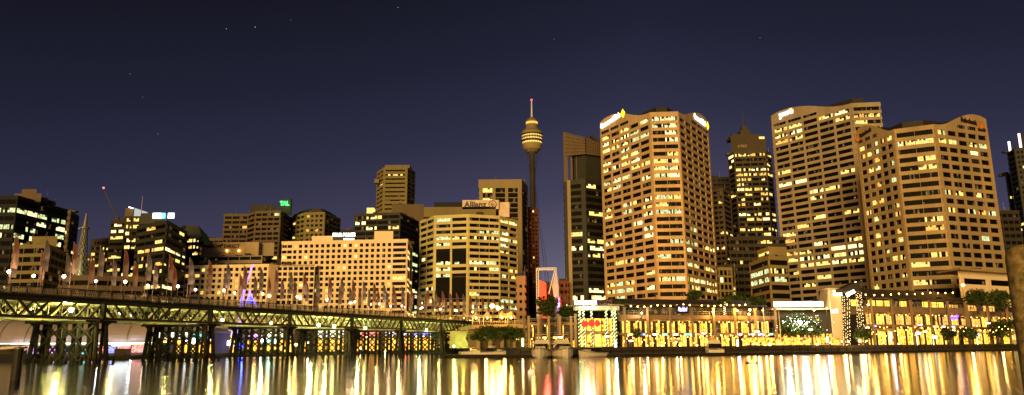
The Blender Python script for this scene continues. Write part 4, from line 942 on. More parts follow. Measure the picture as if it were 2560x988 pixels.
# ------------------------------------------------------------------ purple lit mast behind the bridge
PM = thing('lit_mast', 'purple and blue lit tripod mast rising behind the bridge in front of the cream hotel', 'mast', (gx(610, 232), 232, 1))
def P_(px, py, Y=232): return atY(px, py, Y)
mb = MB(); mb.tube(P_(633, 661), P_(604, 740), .20, n=6); mb.tube(P_(604, 740), P_(586, 884), .20, n=6); mb.tube(P_(629, 668), P_(607, 745, 234), .16, n=6); mb.tube(P_(607, 745, 234), P_(594, 880, 234), .16, n=6)
for k in range(8):
    f = (k+.5)/8; mb.tube(P_(633-29*f, 661+79*f), P_(629-22*f+2, 668+77*f, 234), .1, n=4)
mb.build('raking_leg', E['purple'], PM)
mb = MB(); mb.tube(P_(624, 732), P_(600, 800), .22, n=6); mb.tube(P_(626, 732), P_(655, 800), .22, n=6); mb.tube(P_(624, 725), P_(625, 742), .3, .1, n=6); mb.build('fork', E['purple'], PM)
mb = MB()
for k in range(4): mb.tube(P_(621-k*3, 744+k*5), P_(630+k*4, 744+k*5), .16, n=6)
mb.tube(P_(597, 860), P_(612, 866), .5, n=6); mb.tube(P_(612, 848), P_(613, 866), .3, n=6); mb.tube(P_(586, 866), P_(600, 872), .5, n=6)
mb.build('blue_brace', E['blue'], PM)
plight(P_(605, 866, 228), (.05, .08, 1), 1500, .6, PM, 'blu')
mb = MB(); mb.tube((P_(590, 880).x, 232, -1), (P_(590, 880).x, 232, 3), .8, n=8); mb.build('footing', M['dsteel'], PM)
# ------------------------------------------------------------------ waterside buildings behind the bridge
Q_ = thing('wave_roof_hall', 'long white hall with curved barrel roof and bright eave lights behind the left piers', 'hall', (gx(190, 200), 200, 2))
xa, xb = gx(-120, 200, 830), gx(388, 200, 830); ye, yr = zat(190, 857, 200), zat(190, 800, 206)
mb = MB(); K = 10
for i in range(K):
    def pt(f): return (200-1.2+6.5*(1-math.cos(f*math.pi/2)), ye+(yr-ye)*math.sin(f*math.pi/2))
    y0, z0_ = pt(i/K); y1, z1_ = pt((i+1)/K)
    mb.add([(xa, y0, z0_), (xb, y0, z0_), (xb, y1, z1_), (xa, y1, z1_)], [(0, 1, 2, 3)])
mb.add([(xa, 205.4, yr), (xb, 205.4, yr), (xb, 216, yr-1), (xa, 216, yr-1)], [(0, 1, 2, 3)])
mb.build('roof', mat('white_membrane', (.30, .255, .28), .6, .12, .3), Q_)
mb = MB(); 
for i in range(9):
    f = i/8; x = xa+(xb-xa)*f
    for j in range(K):
        def pt(f): return (200-1.35+6.5*(1-math.cos(f*math.pi/2)), ye+(yr-ye)*math.sin(f*math.pi/2))
        y0, z0_ = pt(j/K); y1, z1_ = pt((j+1)/K); mb.bar((x, y0, z0_), (x, y1, z1_), .2, .1)
mb.build('roof_rib', M['steel'], Q_)
mb = MB(); mb.box(xa, xb, 198.4, 198.9, ye-.3, ye-.05); mb.build('eave_light', emit('eave_strip', (.72, 1, .95), 2.6), Q_)
mb = MB(); mb.box(xa, xb-.4, 201, 214, .8, ye-.1); mb.build('wall', M['dbrown'], Q_)
pc = [('pw', (.6, .45, .5)), ('pb', (.12, .12, .75)), ('pr', (.9, .15, .12)), ('pc', (.9, .75, .5)), ('pv', (.5, .2, .75)), ('pt', (.1, .6, .65))]
PM_ = [lit('poster_'+a, c, tuple(min(1, v*1.5+.1) for v in c), 1.8, (1.6, 1.6, 1.6), .35, .6, tuple(v*.15 for v in c)) for a, c in pc]
x = xa+1
while x < xb-4:
    wd = rnd.uniform(1.6, 3.4); mb = MB(); mb.box(x, x+wd, 200.7, 200.98, 1.15+rnd.uniform(0, .4), ye-.7-rnd.uniform(0, .5)); mb.build('poster', rnd.choice(PM_), Q_); x += wd+rnd.uniform(.3, .9)
mb = MB(); mb.box(xa, xb, 200.3, 200.65, ye-.62, ye-.45); mb.build('fascia', E['awning'], Q_)
for x in (gx(60, 198), gx(150, 198), gx(250, 198), gx(330, 198)): plight((x, 197.3, ye-1.6), (.85, .95, 1), 900, .4, Q_, 'eave')
# big cool light panels whose reflections streak the water at the left
for px, lb in ((50, 'cool white light box under the eave left of the first pier'), (303, 'cool white light box under the eave between the first two piers')):
    a = atY(px-22, 857, 198); b = atY(px+22, 857, 198); mb = MB(); mb.box(a.x, b.x, 197.9, 198.2, ye-.9, ye-.1); o = mb.build('light_box', emit('cool_light_box', (.85, .97, 1), 9)); tag(o, lb, 'light box')
lots = [(392, 470, 222, 5.5, 'pc', 'shop', 'brown roofed shop hall with small lit front seen between the second pier columns'), (472, 536, 222, 5, 'pt', 'shop2', 'shop hall with pale green front seen through the second pier'),
        (538, 588, 236, 6.5, 'pw', 'shop', 'pink lit hall with glowing ceiling between the second and third piers'), (590, 656, 245, 5.5, 'pv', 'shop2', 'violet lit hall behind the purple mast'),
        (658, 735, 250, 6, 'pc', 'shop', 'white fronted hall behind the third pier'), (737, 770, 262, 7, 'pr', 'shop2', 'orange roofed hall between the third and fourth piers'),
        (772, 860, 275, 7, 'pc', 'shop', 'cream lit hall behind the fourth pier'), (862, 950, 290, 7.5, 'pr', 'shop2', 'orange lit hall behind the fifth pier'), (952, 1030, 303, 8, 'pw', 'shop', 'pale lit hall behind the sixth pier'), (1032, 1105, 310, 8, 'pb', 'shop2', 'blue and white lit hall near the right end of the bridge')]
for p0, p1, Y, h, cc, sh, lb in lots:
    r = thing('waterside_hall', lb, 'hall', (gx((p0+p1)/2, Y), Y, 2)); x0, x1 = gx(p0, Y), gx(p1, Y)
    mb = MB(); mb.box(x0, x1, Y, Y+12, .8, 2+h); mb.build('wall', M['brown'], r)
    mb = MB(); K = 8
    for i in range(K):
        f0, f1 = i/K, (i+1)/K; mb.prism([(x0-.2+(x1-x0+.4)*f0, Y-1.4), (x0-.2+(x1-x0+.4)*f1, Y-1.4), (x0-.2+(x1-x0+.4)*f1, Y+12.5), (x0-.2+(x1-x0+.4)*f0, Y+12.5)], 2+h+.02, [2+h+.4+1.3*math.sin(f0*3.1416), 2+h+.4+1.3*math.sin(f1*3.1416)]*1+[2+h+.4+1.3*math.sin(f1*3.1416), 2+h+.4+1.3*math.sin(f0*3.1416)])
    mb.build('roof', M['conc2'], r)
    k = max(2, int((x1-x0)/3.2)); wd = (x1-x0)/k
    for i in range(k):
        mb = MB(); mb.box(x0+i*wd+.2, x0+(i+1)*wd-.2, Y-.12, Y-.02, 1.1, 2+h*.5); mb.build('shop_front', M[sh] if i % 2 else M['shop'], r)
    mb = MB(); mb.box(x0+.3, x1-.3, Y-.3, Y-.1, 2+h*.62, 2+h*.93); mb.build('sign_panel', PM_[[a for a, c in pc].index(cc)], r)
    mb = MB()
    for i in range(4): mb.ball((x0+(i+.5)*(x1-x0)/4, Y-1.0, 2+h*.58), .22, n=8)
    mb.build('canopy_lamp', E['pink'], r)
for px, py, Y, e_, lb in ((678, 853, 246, 'cyan', 'bright cyan lit sign seen through the third pier'), (655, 850, 245, 'cwhite', 'small white lit sign left of the cyan sign'), (565, 858, 232, 'cwhite', 'white lit kiosk sign under the pink hall'), (476, 853, 218, 'cwhite', 'white lit sign seen in the second pier'), (1015, 866, 272, 'red', 'red glowing light behind the sixth pier'), (303, 884, 186, 'sodium', 'strong yellow lamp low over the water between the first two piers'), (369, 849, 186, 'lamp', 'white lamp beside the second pier'), (740, 862, 232, 'sodium', 'orange lamp low behind the bridge between the third and fourth piers'),
                        (820, 868, 244, 'sodium', 'orange lamp low behind the fourth pier'), (770, 858, 240, 'white', 'white lamp right of the fourth pier edge'), (900, 872, 260, 'lamp', 'warm lamp low behind the fifth pier'), (963, 880, 266, 'flood', 'yellow lamp low between the fifth and sixth piers')):
    P = atY(px, py, Y); r = thing('waterside_light', lb, 'light', (P.x, P.y, 1.9)); mb = MB()
    if e_ in ('cyan', 'cwhite'): mb.box(P.x-1.4, P.x+1.4, P.y-.15, P.y+.15, P.z-.7, P.z+.7)
    else: mb.ball(P, .38, n=10, k=6)
    mb.build('lamp_glass', E[e_], r); mb = MB(); mb.tube((P.x, P.y+.2, -.5), (P.x, P.y+.2, P.z-.2), .1, n=6); mb.build('post', M['dsteel'], r)
    plight(P-Vector((0, .8, 0)), {'cyan': (.3, 1, .8), 'cwhite': (.9, .95, 1), 'red': (1, .03, .02), 'sodium': (1, .5, .1), 'lamp': (1, .75, .45), 'white': (.9, 1, .9), 'flood': (1, .9, .3)}[e_], 500, .4, r)
SS = [emit('shop_sign_'+str(i), c, 2.0) for i, c in enumerate(((1, .9, .7), (1, .25, .08), (.3, .9, .45), (1, .75, .2), (.35, .5, 1)))]
# ------------------------------------------------------------------ wharf buildings on the right
def wharf(name, label, p0, Y0, p1, Y1, ys, nb, l1='shop2', l2='shop', l3='shop', wall='wharf', depth=18, fairy=True, up=(0, 1), lamp='bulb'):
    """ys: picture heights of roof, level 3 glass top and foot, level 2 top and foot, level 1 top; measured at the middle"""
    a = Vector((gx(p0, Y0), Y0)); b = Vector((gx(p1, Y1), Y1)); Ln = (b-a).length; u = (b-a)/Ln; n = Vector((u.y, -u.x)); pm = (p0+p1)/2; Ym = (Y0+Y1)/2
    zr, z3t, z3b, z2t, z2b, z1t = [zat(pm, y, Ym) for y in ys]
    r = thing(name, label, 'wharf building', (a.x, a.y, 2))
    def P(s, o): q = a+u*s+n*o; return (q.x, q.y)
    def Q(s0, s1, o0, o1): return [P(s0, o0), P(s1, o0), P(s1, o1), P(s0, o1)]
    mb = MB(); mb.prism(Q(0, Ln, 0, -depth), 1.9, z3b-.5); mb.build('inner_wall', M['mull'], r)
    mb = MB(); mb.prism(Q(-.4, Ln+.4, 1.6, -depth), z2t+.02, z3b); mb.prism(Q(-.4, Ln+.4, 2.2, -.3), z1t, z2b-.1)
    mb.prism(Q(-.3, Ln+.3, .5, -depth), z2t-.5, z2t+.01); mb.build('floor_edge', M[wall], r)
    bw = Ln/nb
    for lv, (zb, zt_, mk) in enumerate(((2.1, z1t-.1, l1), (z2b, z2t-.55, l2))):
        for i in range(nb):
            mb = MB(); k = 4; s0 = i*bw+.45; s1 = (i+1)*bw-.45
            for j in range(k):
                t0 = s0+(s1-s0)*j/k+.06; t1 = s0+(s1-s0)*(j+1)/k-.06; top = zt_-(.0 if rnd.random() < .6 else .5)
                q0 = P(t0, .06); q1 = P(t1, .06); mi = rnd.choice((0, 0, 0, 0, 0, 1, 1, 2) if lv else (0, 0, 0, 1, 1, 1, 2))
                mb.add([q0+(zb,), q1+(zb,), q1+(top,), q0+(top,)], [(0, 1, 2, 3)], mi)
            mb.build('shop_window', [M[mk], M['shop'] if mk != 'shop' else M['shop2'], M['dim']], r)
    for i in range(0, nb+1, 2):
        s = i*bw; mb = MB(); lean = .25
        q = P(s, 2.6); mb.bar((q[0], q[1], 1.9), (q[0], q[1], z3b+1.6), .55, .55); q = P(s, 2.6); mb.box(q[0]-.4, q[0]+.4, q[1]-.4, q[1]+.4, z3b+1.61, z3b+1.9); mb.build('pillar', M[wall], r)
    mb = MB()
    q0 = P(0, 1.5); q1 = P(Ln, 1.5); mb.bar((q0[0], q0[1], z3b+1.0), (q1[0], q1[1], z3b+1.0), .08, .08); mb.bar((q0[0], q0[1], z3b+.5), (q1[0], q1[1], z3b+.5), .05, .05)
    for i in range(int(Ln/1.6)+1): q = P(min(Ln, i*1.6), 1.5); mb.bar((q[0], q[1], z3b), (q[0], q[1], z3b+1.05), .06, .06)
    q0 = P(0, 2.15); q1 = P(Ln, 2.15); mb.bar((q0[0], q0[1], z2b+1.0), (q1[0], q1[1], z2b+1.0), .08, .08)
    for i in range(int(Ln/1.6)+1): q = P(min(Ln, i*1.6), 2.15); mb.bar((q[0], q[1], z2b-.1), (q[0], q[1], z2b+1.05), .05, .05)
    mb.build('railing', M['steel'], r)
    # set back top storey under a thin metal roof
    s0, s1 = Ln*up[0], Ln*up[1]
    mb = MB(); mb.prism(Q(s0, s1, -4.5, -depth), z3b, z3t+.4); mb.build('upper_storey', M['dbrown'], r)
    ku = max(3, int((s1-s0)/3.4)); wu = (s1-s0)/ku
    for i in range(ku):
        mb = MB(); q0 = P(s0+i*wu+.2, -4.44); q1 = P(s0+(i+1)*wu-.2, -4.44); zb = z3b+.25
        mb.add([q0+(zb,), q1+(zb,), q1+(z3t,), q0+(z3t,)], [(0, 1, 2, 3)], 0); mb.build('upper_window', M[l3] if rnd.random() < .75 else M['dim'], r)
    mb = MB(); mb.prism(Q(s0-.5, s1+.5, -1.0, -depth-.5), z3t+.42, z3t+.75)
    for i in range(ku+1):
        q = P(s0+i*wu, -1.3); mb.bar((q[0], q[1], z3b), (q[0], q[1], z3t+.5), .14, .14)
    mb.prism(Q(s0+1, s1-1, -6, -depth+1), z3t+.74, zr); mb.build('roof', M['roof'], r)
    for i in range(nb):
        if rnd.random() < .55:
            s0 = i*bw+.5; s1 = (i+1)*bw-.5; mb = MB(); z_ = z1t-.5; q0, q1, q2, q3 = P(s0, 2.3), P(s1, 2.3), P(s1, 4.4), P(s0, 4.4)
            mb.add([q0+(z_,), q1+(z_,), q2+(z_-.8,), q3+(z_-.8,), q0+(z_-.06,), q1+(z_-.06,), q2+(z_-1.0,), q3+(z_-1.0,)], [(0, 1, 2, 3), (7, 6, 5, 4), (3, 2, 6, 7), (0, 3, 7, 4), (1, 0, 4, 5), (2, 1, 5, 6)]); mb.build('awning', M[rnd.choice(('canvas', 'conc3', 'redb'))], r)
        if rnd.random() < .6:
            s0 = i*bw+rnd.uniform(.6, 1.2); q0, q1 = P(s0, 2.25), P(s0+rnd.uniform(1.2, 2.6), 2.25); z_ = z1t+.05; mb = MB(); mb.bar((q0[0], q0[1], z_+.1), (q1[0], q1[1], z_+.1), .12, .5); mb.build('shop_sign', SS[rnd.randrange(len(SS))], r)
    mb = MB(); k = int(Ln/3.0)
    for i in range(k):
        q = P((i+.5)*Ln/k, 1.2); o = MB(); o.ball((q[0], q[1], z1t-.12), .13, n=6, k=4); o.build('downlight', E['bulb'], r)
        if i % 3 == 1: plight((q[0], q[1]-.2, z1t-.5), (1, .50, .12), 190, .2, r, 'wh')
        q = P((i+.5)*Ln/k, .9); o = MB(); o.ball((q[0], q[1], z2t-.62), .12, n=6, k=4); o.build('downlight', E['bulb'], r)
        if i % 3 == 0: plight((q[0], q[1]-.9, z2t-1.0), (1, .52, .13), 170, .2, r, 'wh2')
        if i % 4 == 0: q = P((i+.5)*Ln/k, 0); plight((q[0], q[1]-1, z3b+2.2), (1, .48, .10), 260, .2, r, 'wh3')
    return r, a, b, u, n, (zr, z3t, z3b, z2t, z2b, z1t), P, Ln
def festoon(label, a, b, k, posts=0, e='bulb', r_=.17, sag=.25, group='festoon light strings'):
    """wire with bulbs between two points"""
    r = thing('light_string', label, 'light string', a, group); mb = MB(); a = Vector(a); b = Vector(b)
    pts = [a.lerp(b, i/k)-Vector((0, 0, sag*math.sin(math.pi*(i % 4)/4)+(rnd.uniform(-.9, 1.0) if not posts else 0))) for i in range(k+1)]
    for p, q in zip(pts, pts[1:]): mb.bar(p, q, .05)
    if posts:
        for i in range(0, k+1, 4): mb.bar(pts[i], pts[i]-Vector((0, 0, posts)), .1)
    mb.build('wire', M['dsteel'], r)
    for p in pts: o = MB(); o.ball(p-Vector((0, 0, .15)), r_, n=6, k=4); o.build('bulb', E[e], r)
    return r
WH1 = wharf('wharf_building', 'main wharf building with three glowing storeys of restaurants below the pink tower', 1552, 190, 1928, 205, (746, 768, 789, 799, 832, 838), 14, l1='shop2', l2='shop', l3='dim')
WH2 = wharf('wharf_building', 'right hand wharf building with bright top storey strip below the bank tower', 2168, 221, 2405, 240, (722, 751, 768, 783, 812, 818), 10, l1='shop2', l2='warm', l3='shop')
WH3 = wharf('wharf_building', 'low wharf building with dark roofed hall and tree at the far right', 2408, 243, 2532, 256, (742, 762, 779, 790, 818, 824), 5, l1='shop2', l2='warm', l3='warm')
zr, z3t, z3b = WH1[5][:3]; P = WH1[6]; Ln = WH1[7]
for s0, s1, k, w in ((.06, .44, 9, 'left'), (.52, .82, 7, 'right')):
    q0, q1 = P(Ln*s0, 1.0), P(Ln*s1, 1.0); festoon('row of warm bulbs on posts above the main wharf terrace, %s row' % w, (q0[0], q0[1], zat(1700, 763, q0[1])), (q1[0], q1[1], zat(1700, 760, q1[1])), k, posts=3.4, r_=.2)
zr, z3t, z3b = WH2[5][:3]; P = WH2[6]; Ln = WH2[7]
q0, q1 = P(Ln*.02, .5), P(Ln*.95, .5); festoon('row of warm bulbs along the roof edge of the right hand wharf building', (q0[0], q0[1], zat(2280, 735, q0[1])), (q1[0], q1[1], zat(2280, 730, q1[1])), 11, posts=3.0, r_=.22)
# cream storey block and orange lit office behind the right wharf building
bld('office_building', 'orange lit cream low building with dark ribbon windows at the right bank tower foot', [(2398, 687, 268), (2530, 674, 285)], faces=[dict(bays=2, panes=6, pier=3, end=2, lit=.05)], fh=5, wf=.42, wall='hotel', depth=10, vis=740, zr=zat(2460, 706, 275), zt=zat(2460, 682, 276))
a = atY(2392, 668, 264); b = atY(2540, 660, 284); mb = MB(); mb.prism([(a.x, 262), (b.x, 282), (b.x, 297), (a.x, 277)], a.z-1.1, a.z-.4); tag(mb.build('canopy_roof', M['conc3']), 'thin projecting flat roof above the orange lit cream building', 'roof canopy')
# colonnade building
c0 = wharf('colonnade_building', 'dim two storey building with tall pale columns left of the red sign', 1318, 192, 1446, 188, (800, 803, 806, 808, 842, 846), 6, l1='shop2', l2='dim', l3='dim', fairy=False)
for px in (1322, 1346, 1372, 1400, 1428, 1439):
    zt_ = zat(px, 795, 186); x = gx(px, 184.5, 830); mb = MB(); mb.box(x-.28, x+.28, 184.1, 184.7, 1.9, zt_); mb.box(x-.36, x+.36, 184, 184.8, zt_+.01, zt_+.4); tag(mb.build('column', M['conc3']), 'tall square pale column before the colonnade building, %s' % {1322: 'leftmost', 1346: 'second from the left', 1372: 'third from the left', 1400: 'fourth from the left', 1428: 'fifth from the left', 1439: 'last before the red sign'}[px], 'column', 'columns before the colonnade building')
# entrance pavilion with ring canopy and green lit columns
EP = thing('entrance_pavilion', 'round canopy pavilion with white sign bar and green light wrapped columns', 'pavilion', (gx(1492, 186), 186, 2))
xc = gx(1492, 186, 780); zc = zat(1492, 771, 186); yc = 187; rx = (gx(1552, 186, 775)-gx(1420, 186, 775))/2
mb = MB()
def disk(mb, r0, r1, z0_, z1_, K=40):
    for i in range(K):
        a0 = 2*math.pi*i/K; a1 = 2*math.pi*(i+1)/K
        mb.prism([(xc+r*math.cos(t), yc+r*.5*math.sin(t)) for r, t in ((r0, a0), (r1, a0), (r1, a1), (r0, a1))], z0_, z1_)
disk(mb, rx*.78, rx*.8+.5, zc-.45, zc+.55); disk(mb, 0.01, rx*.78, zc+.3, zc+.5); mb.build('canopy', M['white'], EP)
for i in range(36):
    a0 = 2*math.pi*i/36; o = MB() if i == 0 else mb2
    if i == 0: mb2 = o
    mb2.bar((xc+rx*.55*math.cos(a0), yc+rx*.27*math.sin(a0), zc+1.0), (xc+rx*1.08*math.cos(a0), yc+rx*.54*math.sin(a0), zc+.7), .18, .14)
mb2.build('canopy_fins', M['steel'], EP)
a = atY(1436, 760, 184); b = atY(1491, 760, 184); mb = MB(); mb.box(a.x, b.x, 183.6, 184, a.z-.1, a.z+.75); mb.build('sign_bar', emit('white_sign_bar', (1, 1, .72), 7), EP)
plight(((a.x+b.x)/2, 182, a.z+.3), (1, 1, .75), 900, .5, EP)
CP = [1449, 1461, 1479, 1518, 1531, 1541]
for i, px in enumerate(CP):
    x = gx(px, 184, 820); yy = 183.5+(i % 2)*2; mb = MB(); mb.tube((x, yy, 1.9), (x, yy, zc-.3), .22, n=8); mb.build('column', M['steel'], EP)
    mb = MB()
    for k in range(70):
        f = k/70; t = k*.9; mb.ball((x+.27*math.cos(t), yy+.27*math.sin(t), 2.2+(zc-2.8)*f), .065+.05*(rnd.random() < .3), n=4, k=3)
    mb.build('light_wrap', [emit('green_white_beads', (.75, 1, .42), 3.4)], EP)
    plight((x, yy-.8, zc-1.2), (.7, 1, .4), 160, .2, EP, 'gr')
mb = MB(); mb.box(gx(1447, 190), gx(1545, 190), 190, 200, 1.9, zc-.5); mb.build('glass_hall', M['glass'], EP)
for i in range(5):
    x0 = gx(1449+i*19, 189.9); x1 = gx(1466+i*19, 189.9)
    for zb, zt_ in ((2.2, 5.2), (6.0, 9.2)):
        mb = MB(); mb.add([(x0, 189.9, zb), (x1, 189.9, zb), (x1, 189.9, zt_), (x0, 189.9, zt_)], [(0, 1, 2, 3)]); mb.build('lit_window', M['shop2'] if (i+int(zb)) % 2 else M['shop'], EP)
mb = MB(); mb.box(gx(1445, 188), gx(1547, 188), 187.5, 190, 5.3, 5.8); mb.build('floor_edge', M['conc3'], EP)
rs = thing('red_sign', 'large glowing red wavy sign hanging between the green lit columns', 'sign', (gx(1478, 182.6), 182.6, 8)); a = atY(1453, 819, 182.6); b = atY(1501, 799, 182.6)
mb = MB(); H_s = b.z-a.z; Wd = b.x-a.x
def blob(f0, f1, lo, hi, K=8, ph=0.0):
    for i in range(K):
        t0, t1 = i/K, (i+1)/K; x0 = a.x+Wd*(f0+(f1-f0)*t0); x1 = a.x+Wd*(f0+(f1-f0)*t1)
        def e(t): return (math.sin(math.pi*min(1, max(0, t)))**.45)*(1+.12*math.sin(9*t+ph))
        z00, z01 = a.z+H_s*(.5-(.5-lo)*e(t0)), a.z+H_s*(.5-(.5-lo)*e(t1)); z10, z11 = a.z+H_s*(.5+(hi-.5)*e(t0)), a.z+H_s*(.5+(hi-.5)*e(t1))
        vs = [(x0, 182.5, z00), (x1, 182.5, z01), (x1, 182.5, z11), (x0, 182.5, z10), (x0, 182.8, z00), (x1, 182.8, z01), (x1, 182.8, z11), (x0, 182.8, z10)]
        mb.add(vs, [(0, 1, 2, 3), (7, 6, 5, 4), (0, 4, 5, 1), (3, 2, 6, 7)])
blob(0, .38, .02, .86); blob(.36, .70, .08, 1.0, ph=2); blob(.68, 1.0, .10, .95, ph=4)
mb.build('letters', E['redsign'], rs); mb = MB(); mb.bar((a.x-.3, 182.95, a.z+H_s*.5), (b.x+.3, 182.95, a.z+H_s*.5), .12, .3); mb.bar((a.x+.3, 183, b.z), (a.x+.3, 183, zc), .06); mb.bar((b.x-.3, 183, b.z), (b.x-.3, 183, zc), .06); mb.build('bracket', M['dsteel'], rs)
plight(((a.x+b.x)/2, 181, a.z+1), (1, .02, .01), 260, .4, rs)
# centre right pavilion with the long white sign and dark trees
WS = thing('sign_pavilion', 'pavilion with a very bright long white sign bar below the grey tower', 'pavilion', (gx(2000, 212), 212, 2))
x0, x1 = gx(1930, 212, 790), gx(2070, 214, 790)
mb = MB(); mb.box(x0, x1, 212, 228, 1.9, zat(2000, 775, 212)); mb.build('wall', M['dbrown'], WS)
mb = MB(); mb.prism([(x0-1, 209), (x1, 209), (x1, 229), (x0-1, 229)], zat(2000, 775, 209)+.05, zat(2000, 771, 209)); mb.build('roof', M['conc'], WS)
a = atY(1936, 771, 208); b = atY(2059, 771, 208)
mb = MB(); mb.box(a.x, b.x, 208, 208.4, zat(2000, 767, 208), zat(2000, 754, 208)); mb.build('sign_bar', emit('long_white_sign', (.93, 1, .80), 5), WS)
for f in (.15, .5, .85): plight((a.x+(b.x-a.x)*f, 206, a.z+.6), (.93, 1, .8), 1500, .6, WS, 'ws')
for i in range(8):
    xa_, xb_ = x0+(x1-x0)*i/8+.3, x0+(x1-x0)*(i+1)/8-.3; mb = MB(); mb.add([(xa_, 211.9, 2.2), (xb_, 211.9, 2.2), (xb_, 211.9, 5.3), (xa_, 211.9, 5.3)], [(0, 1, 2, 3)]); mb.build('lit_window', M['shop2'], WS)
# tapered cream pylon building
PY = thing('pylon_building', 'tapered cream pylon with a glowing white window under a small flat cap', 'pylon', (gx(2088, 214), 214, 2))
def PP(px, py, Y): q = atY(px, py, Y); return q
b0, b1, t0_, t1_ = PP(2058, 870, 212), PP(2112, 870, 212), PP(2072, 722, 212), PP(2104, 722, 212)
mb = MB(); zt_ = zat(2088, 724, 212)
vs = [(b0.x, 212, 1.9), (b1.x, 212, 1.9), (b1.x, 220, 1.9), (b0.x, 220, 1.9), (t0_.x, 212.6, zt_), (t1_.x, 212.6, zt_), (t1_.x, 218, zt_), (t0_.x, 218, zt_)]
mb.add(vs, [(3, 2, 1, 0), (4, 5, 6, 7), (0, 1, 5, 4), (1, 2, 6, 5), (2, 3, 7, 6), (3, 0, 4, 7)]); mb.build('wall', M['conc'], PY)
mb = MB(); mb.box(t0_.x-.6, t1_.x+.8, 211.6, 219, zt_+.01, zt_+.4); mb.build('cap', M['conc'], PY)
a = atY(2086, 739, 211.8); b = atY(2105, 725, 211.8); mb = MB(); mb.box(a.x, b.x, 211.9, 212.5, a.z, b.z); mb.build('lit_window', emit('pylon_window', (1, .95, .62), 2.6), PY)
a = atY(2079, 783, 211.6); b = atY(2095, 772, 211.6); mb = MB(); mb.box(a.x, b.x, 211.6, 212.0, a.z, b.z); mb.build('lit_window', emit('pylon_window2', (1, .95, .62), 2.0), PY)
plight((b.x+2, 208, zt_-2), (1, .8, .4), 900, .5, PY)
# pair of bead lit lattice masts carrying a dark canopy
BM = thing('bead_lit_gateway', 'dark canopy carried on two clusters of bead lit masts beside the cream pylon', 'gateway', (gx(2130, 209), 209, 2))
for cpx, tpx, pyT in ((2112, 2108, 734), (2122, 2120, 732), (2150, 2141, 722), (2160, 2150, 720)):
    for k in (0, 2):
        A = atY(cpx+(k-1)*3.0, 868, 208.5+k*.6); B_ = atY(tpx+(k-1)*2.2, pyT+k*4, 208.5+k*.6); A.z = 1.9
        mb = MB(); mb.tube(A, B_, .09, n=5); mb.build('mast', M['dsteel'], BM)
        mb = MB()
        for j in range(24): mb.ball(A.lerp(B_, (j+rnd.random()*.9)/24)+Vector((rnd.uniform(-.12, .12), -.15, 0)), .085, n=4, k=3)
        mb.build('bead_string', emit('amber_beads', (1, .66, .25), 6) if 'amber_beads' not in bpy.data.materials else bpy.data.materials['amber_beads'], BM)
zc2 = zat(2130, 722, 210); mb = MB(); q = [atY(2100, 735, 209).x, atY(2130, 722, 209).x, atY(2144, 713, 209).x]
mb.prism([(q[0], 207.5), (q[2], 207.5), (q[2], 213), (q[0], 213)], zc2-1.0, [zc2-.2, zc2+2.0, zc2+2.0, zc2-.2]); mb.build('canopy', M['dbrown'], BM)
mb = MB(); A = atY(2116, 738, 207.3); B_ = atY(2136, 728, 207.3); mb.bar(A, B_, .25, .9); mb.build('light_bar', emit('gateway_light', (1, 1, .8), 5), BM)
for px, zz_ in ((2112, 4), (2155, 4), (2150, 13)): plight((gx(px, 206), 206, zz_), (1, .7, .3), 500, .3, BM, 'bm')
mb = MB(); mb.ball(atY(2141, 713, 209)+Vector((0, 0, .5)), .5, n=8); mb.build('top_light', E['lamp'], BM)
# ------------------------------------------------------------------ trees
def leaves(mb, c, rad, n, s, rg):
    for _ in range(n):
        while True:
            v = Vector((rg.uniform(-1, 1), rg.uniform(-1, 1), rg.uniform(-1, 1)))
            if .25 < v.length < 1: break
        p = Vector(c)+Vector((v.x*rad[0], v.y*rad[1], v.z*rad[2])); a = Vector((rg.uniform(-1, 1), rg.uniform(-1, 1), rg.uniform(-.6, .6))).normalized(); b = a.cross(Vector((rg.uniform(-1, 1), rg.uniform(-1, 1), 1))).normalized(); k = s*rg.uniform(.6, 1.3)
        mb.add([p-a*k, p-b*k*.5, p+a*k, p+b*k*.5], [(0, 1, 2, 3)])
def tree(label, px, Y, h, w, seed=1, kind='leaf', name='tree', base=1.9, group=None, trunk_f=.4):
    rg = random.Random(seed); x = gx(px, Y); r = thing(name, label, 'tree', (x, Y, base), group)
    t = MB(); t.tube((x, Y, base), (x+.1, Y, base+h*trunk_f), .06*w+.05, .04*w+.04, 7); mb = MB(); K = 9
    for i in range(K):
        a = 2*math.pi*i/K+rg.random(); rr_ = w*.5*rg.uniform(.3, .62); z = base+h*(trunk_f+(1-trunk_f)*rg.uniform(.15, .75)); c = (x+rr_*math.cos(a), Y+rr_*math.sin(a), z)
        t.tube((x+.1, Y, base+h*trunk_f), c, .035*w, .015*w, 5)
        leaves(mb, c, (w*.26, w*.26, h*(1-trunk_f)*.22), 150, .16+.035*w, rg)
    leaves(mb, (x, Y, base+h*(trunk_f+(1-trunk_f)*.6)), (w*.4, w*.4, h*(1-trunk_f)*.4), 300, .16+.035*w, rg)
    t.build('trunk', M['bark'], r); mb.build('crown', M[kind], r); return r
TR = [(1371, 200, 7.0, 7.0, 'round dark tree above the colonnade left of the red sign', 758, 'leaf'), (1215, 185, 5.8, 7.5, 'dark spreading tree at the right end of the bridge', 0, 'leaf'), (1245, 178, 5.4, 7.0, 'dark spreading tree right of the bridge end', 0, 'leaf'), (1278, 182, 5.6, 6.5, 'thin yellow lit tree left of the colonnade building', 0, 'leaf2'), (1190, 240, 6.5, 7, 'bright green lit tree under the bridge end', 0, 'leaf2')]
for i, (px, Y, h, w, lb, py, kd) in enumerate(TR):
    base = zat(px, 803, Y) if py else 1.9
    tree(lb, px, Y, h, w, 11+i, kd, base=base, trunk_f=.12 if py else .32)
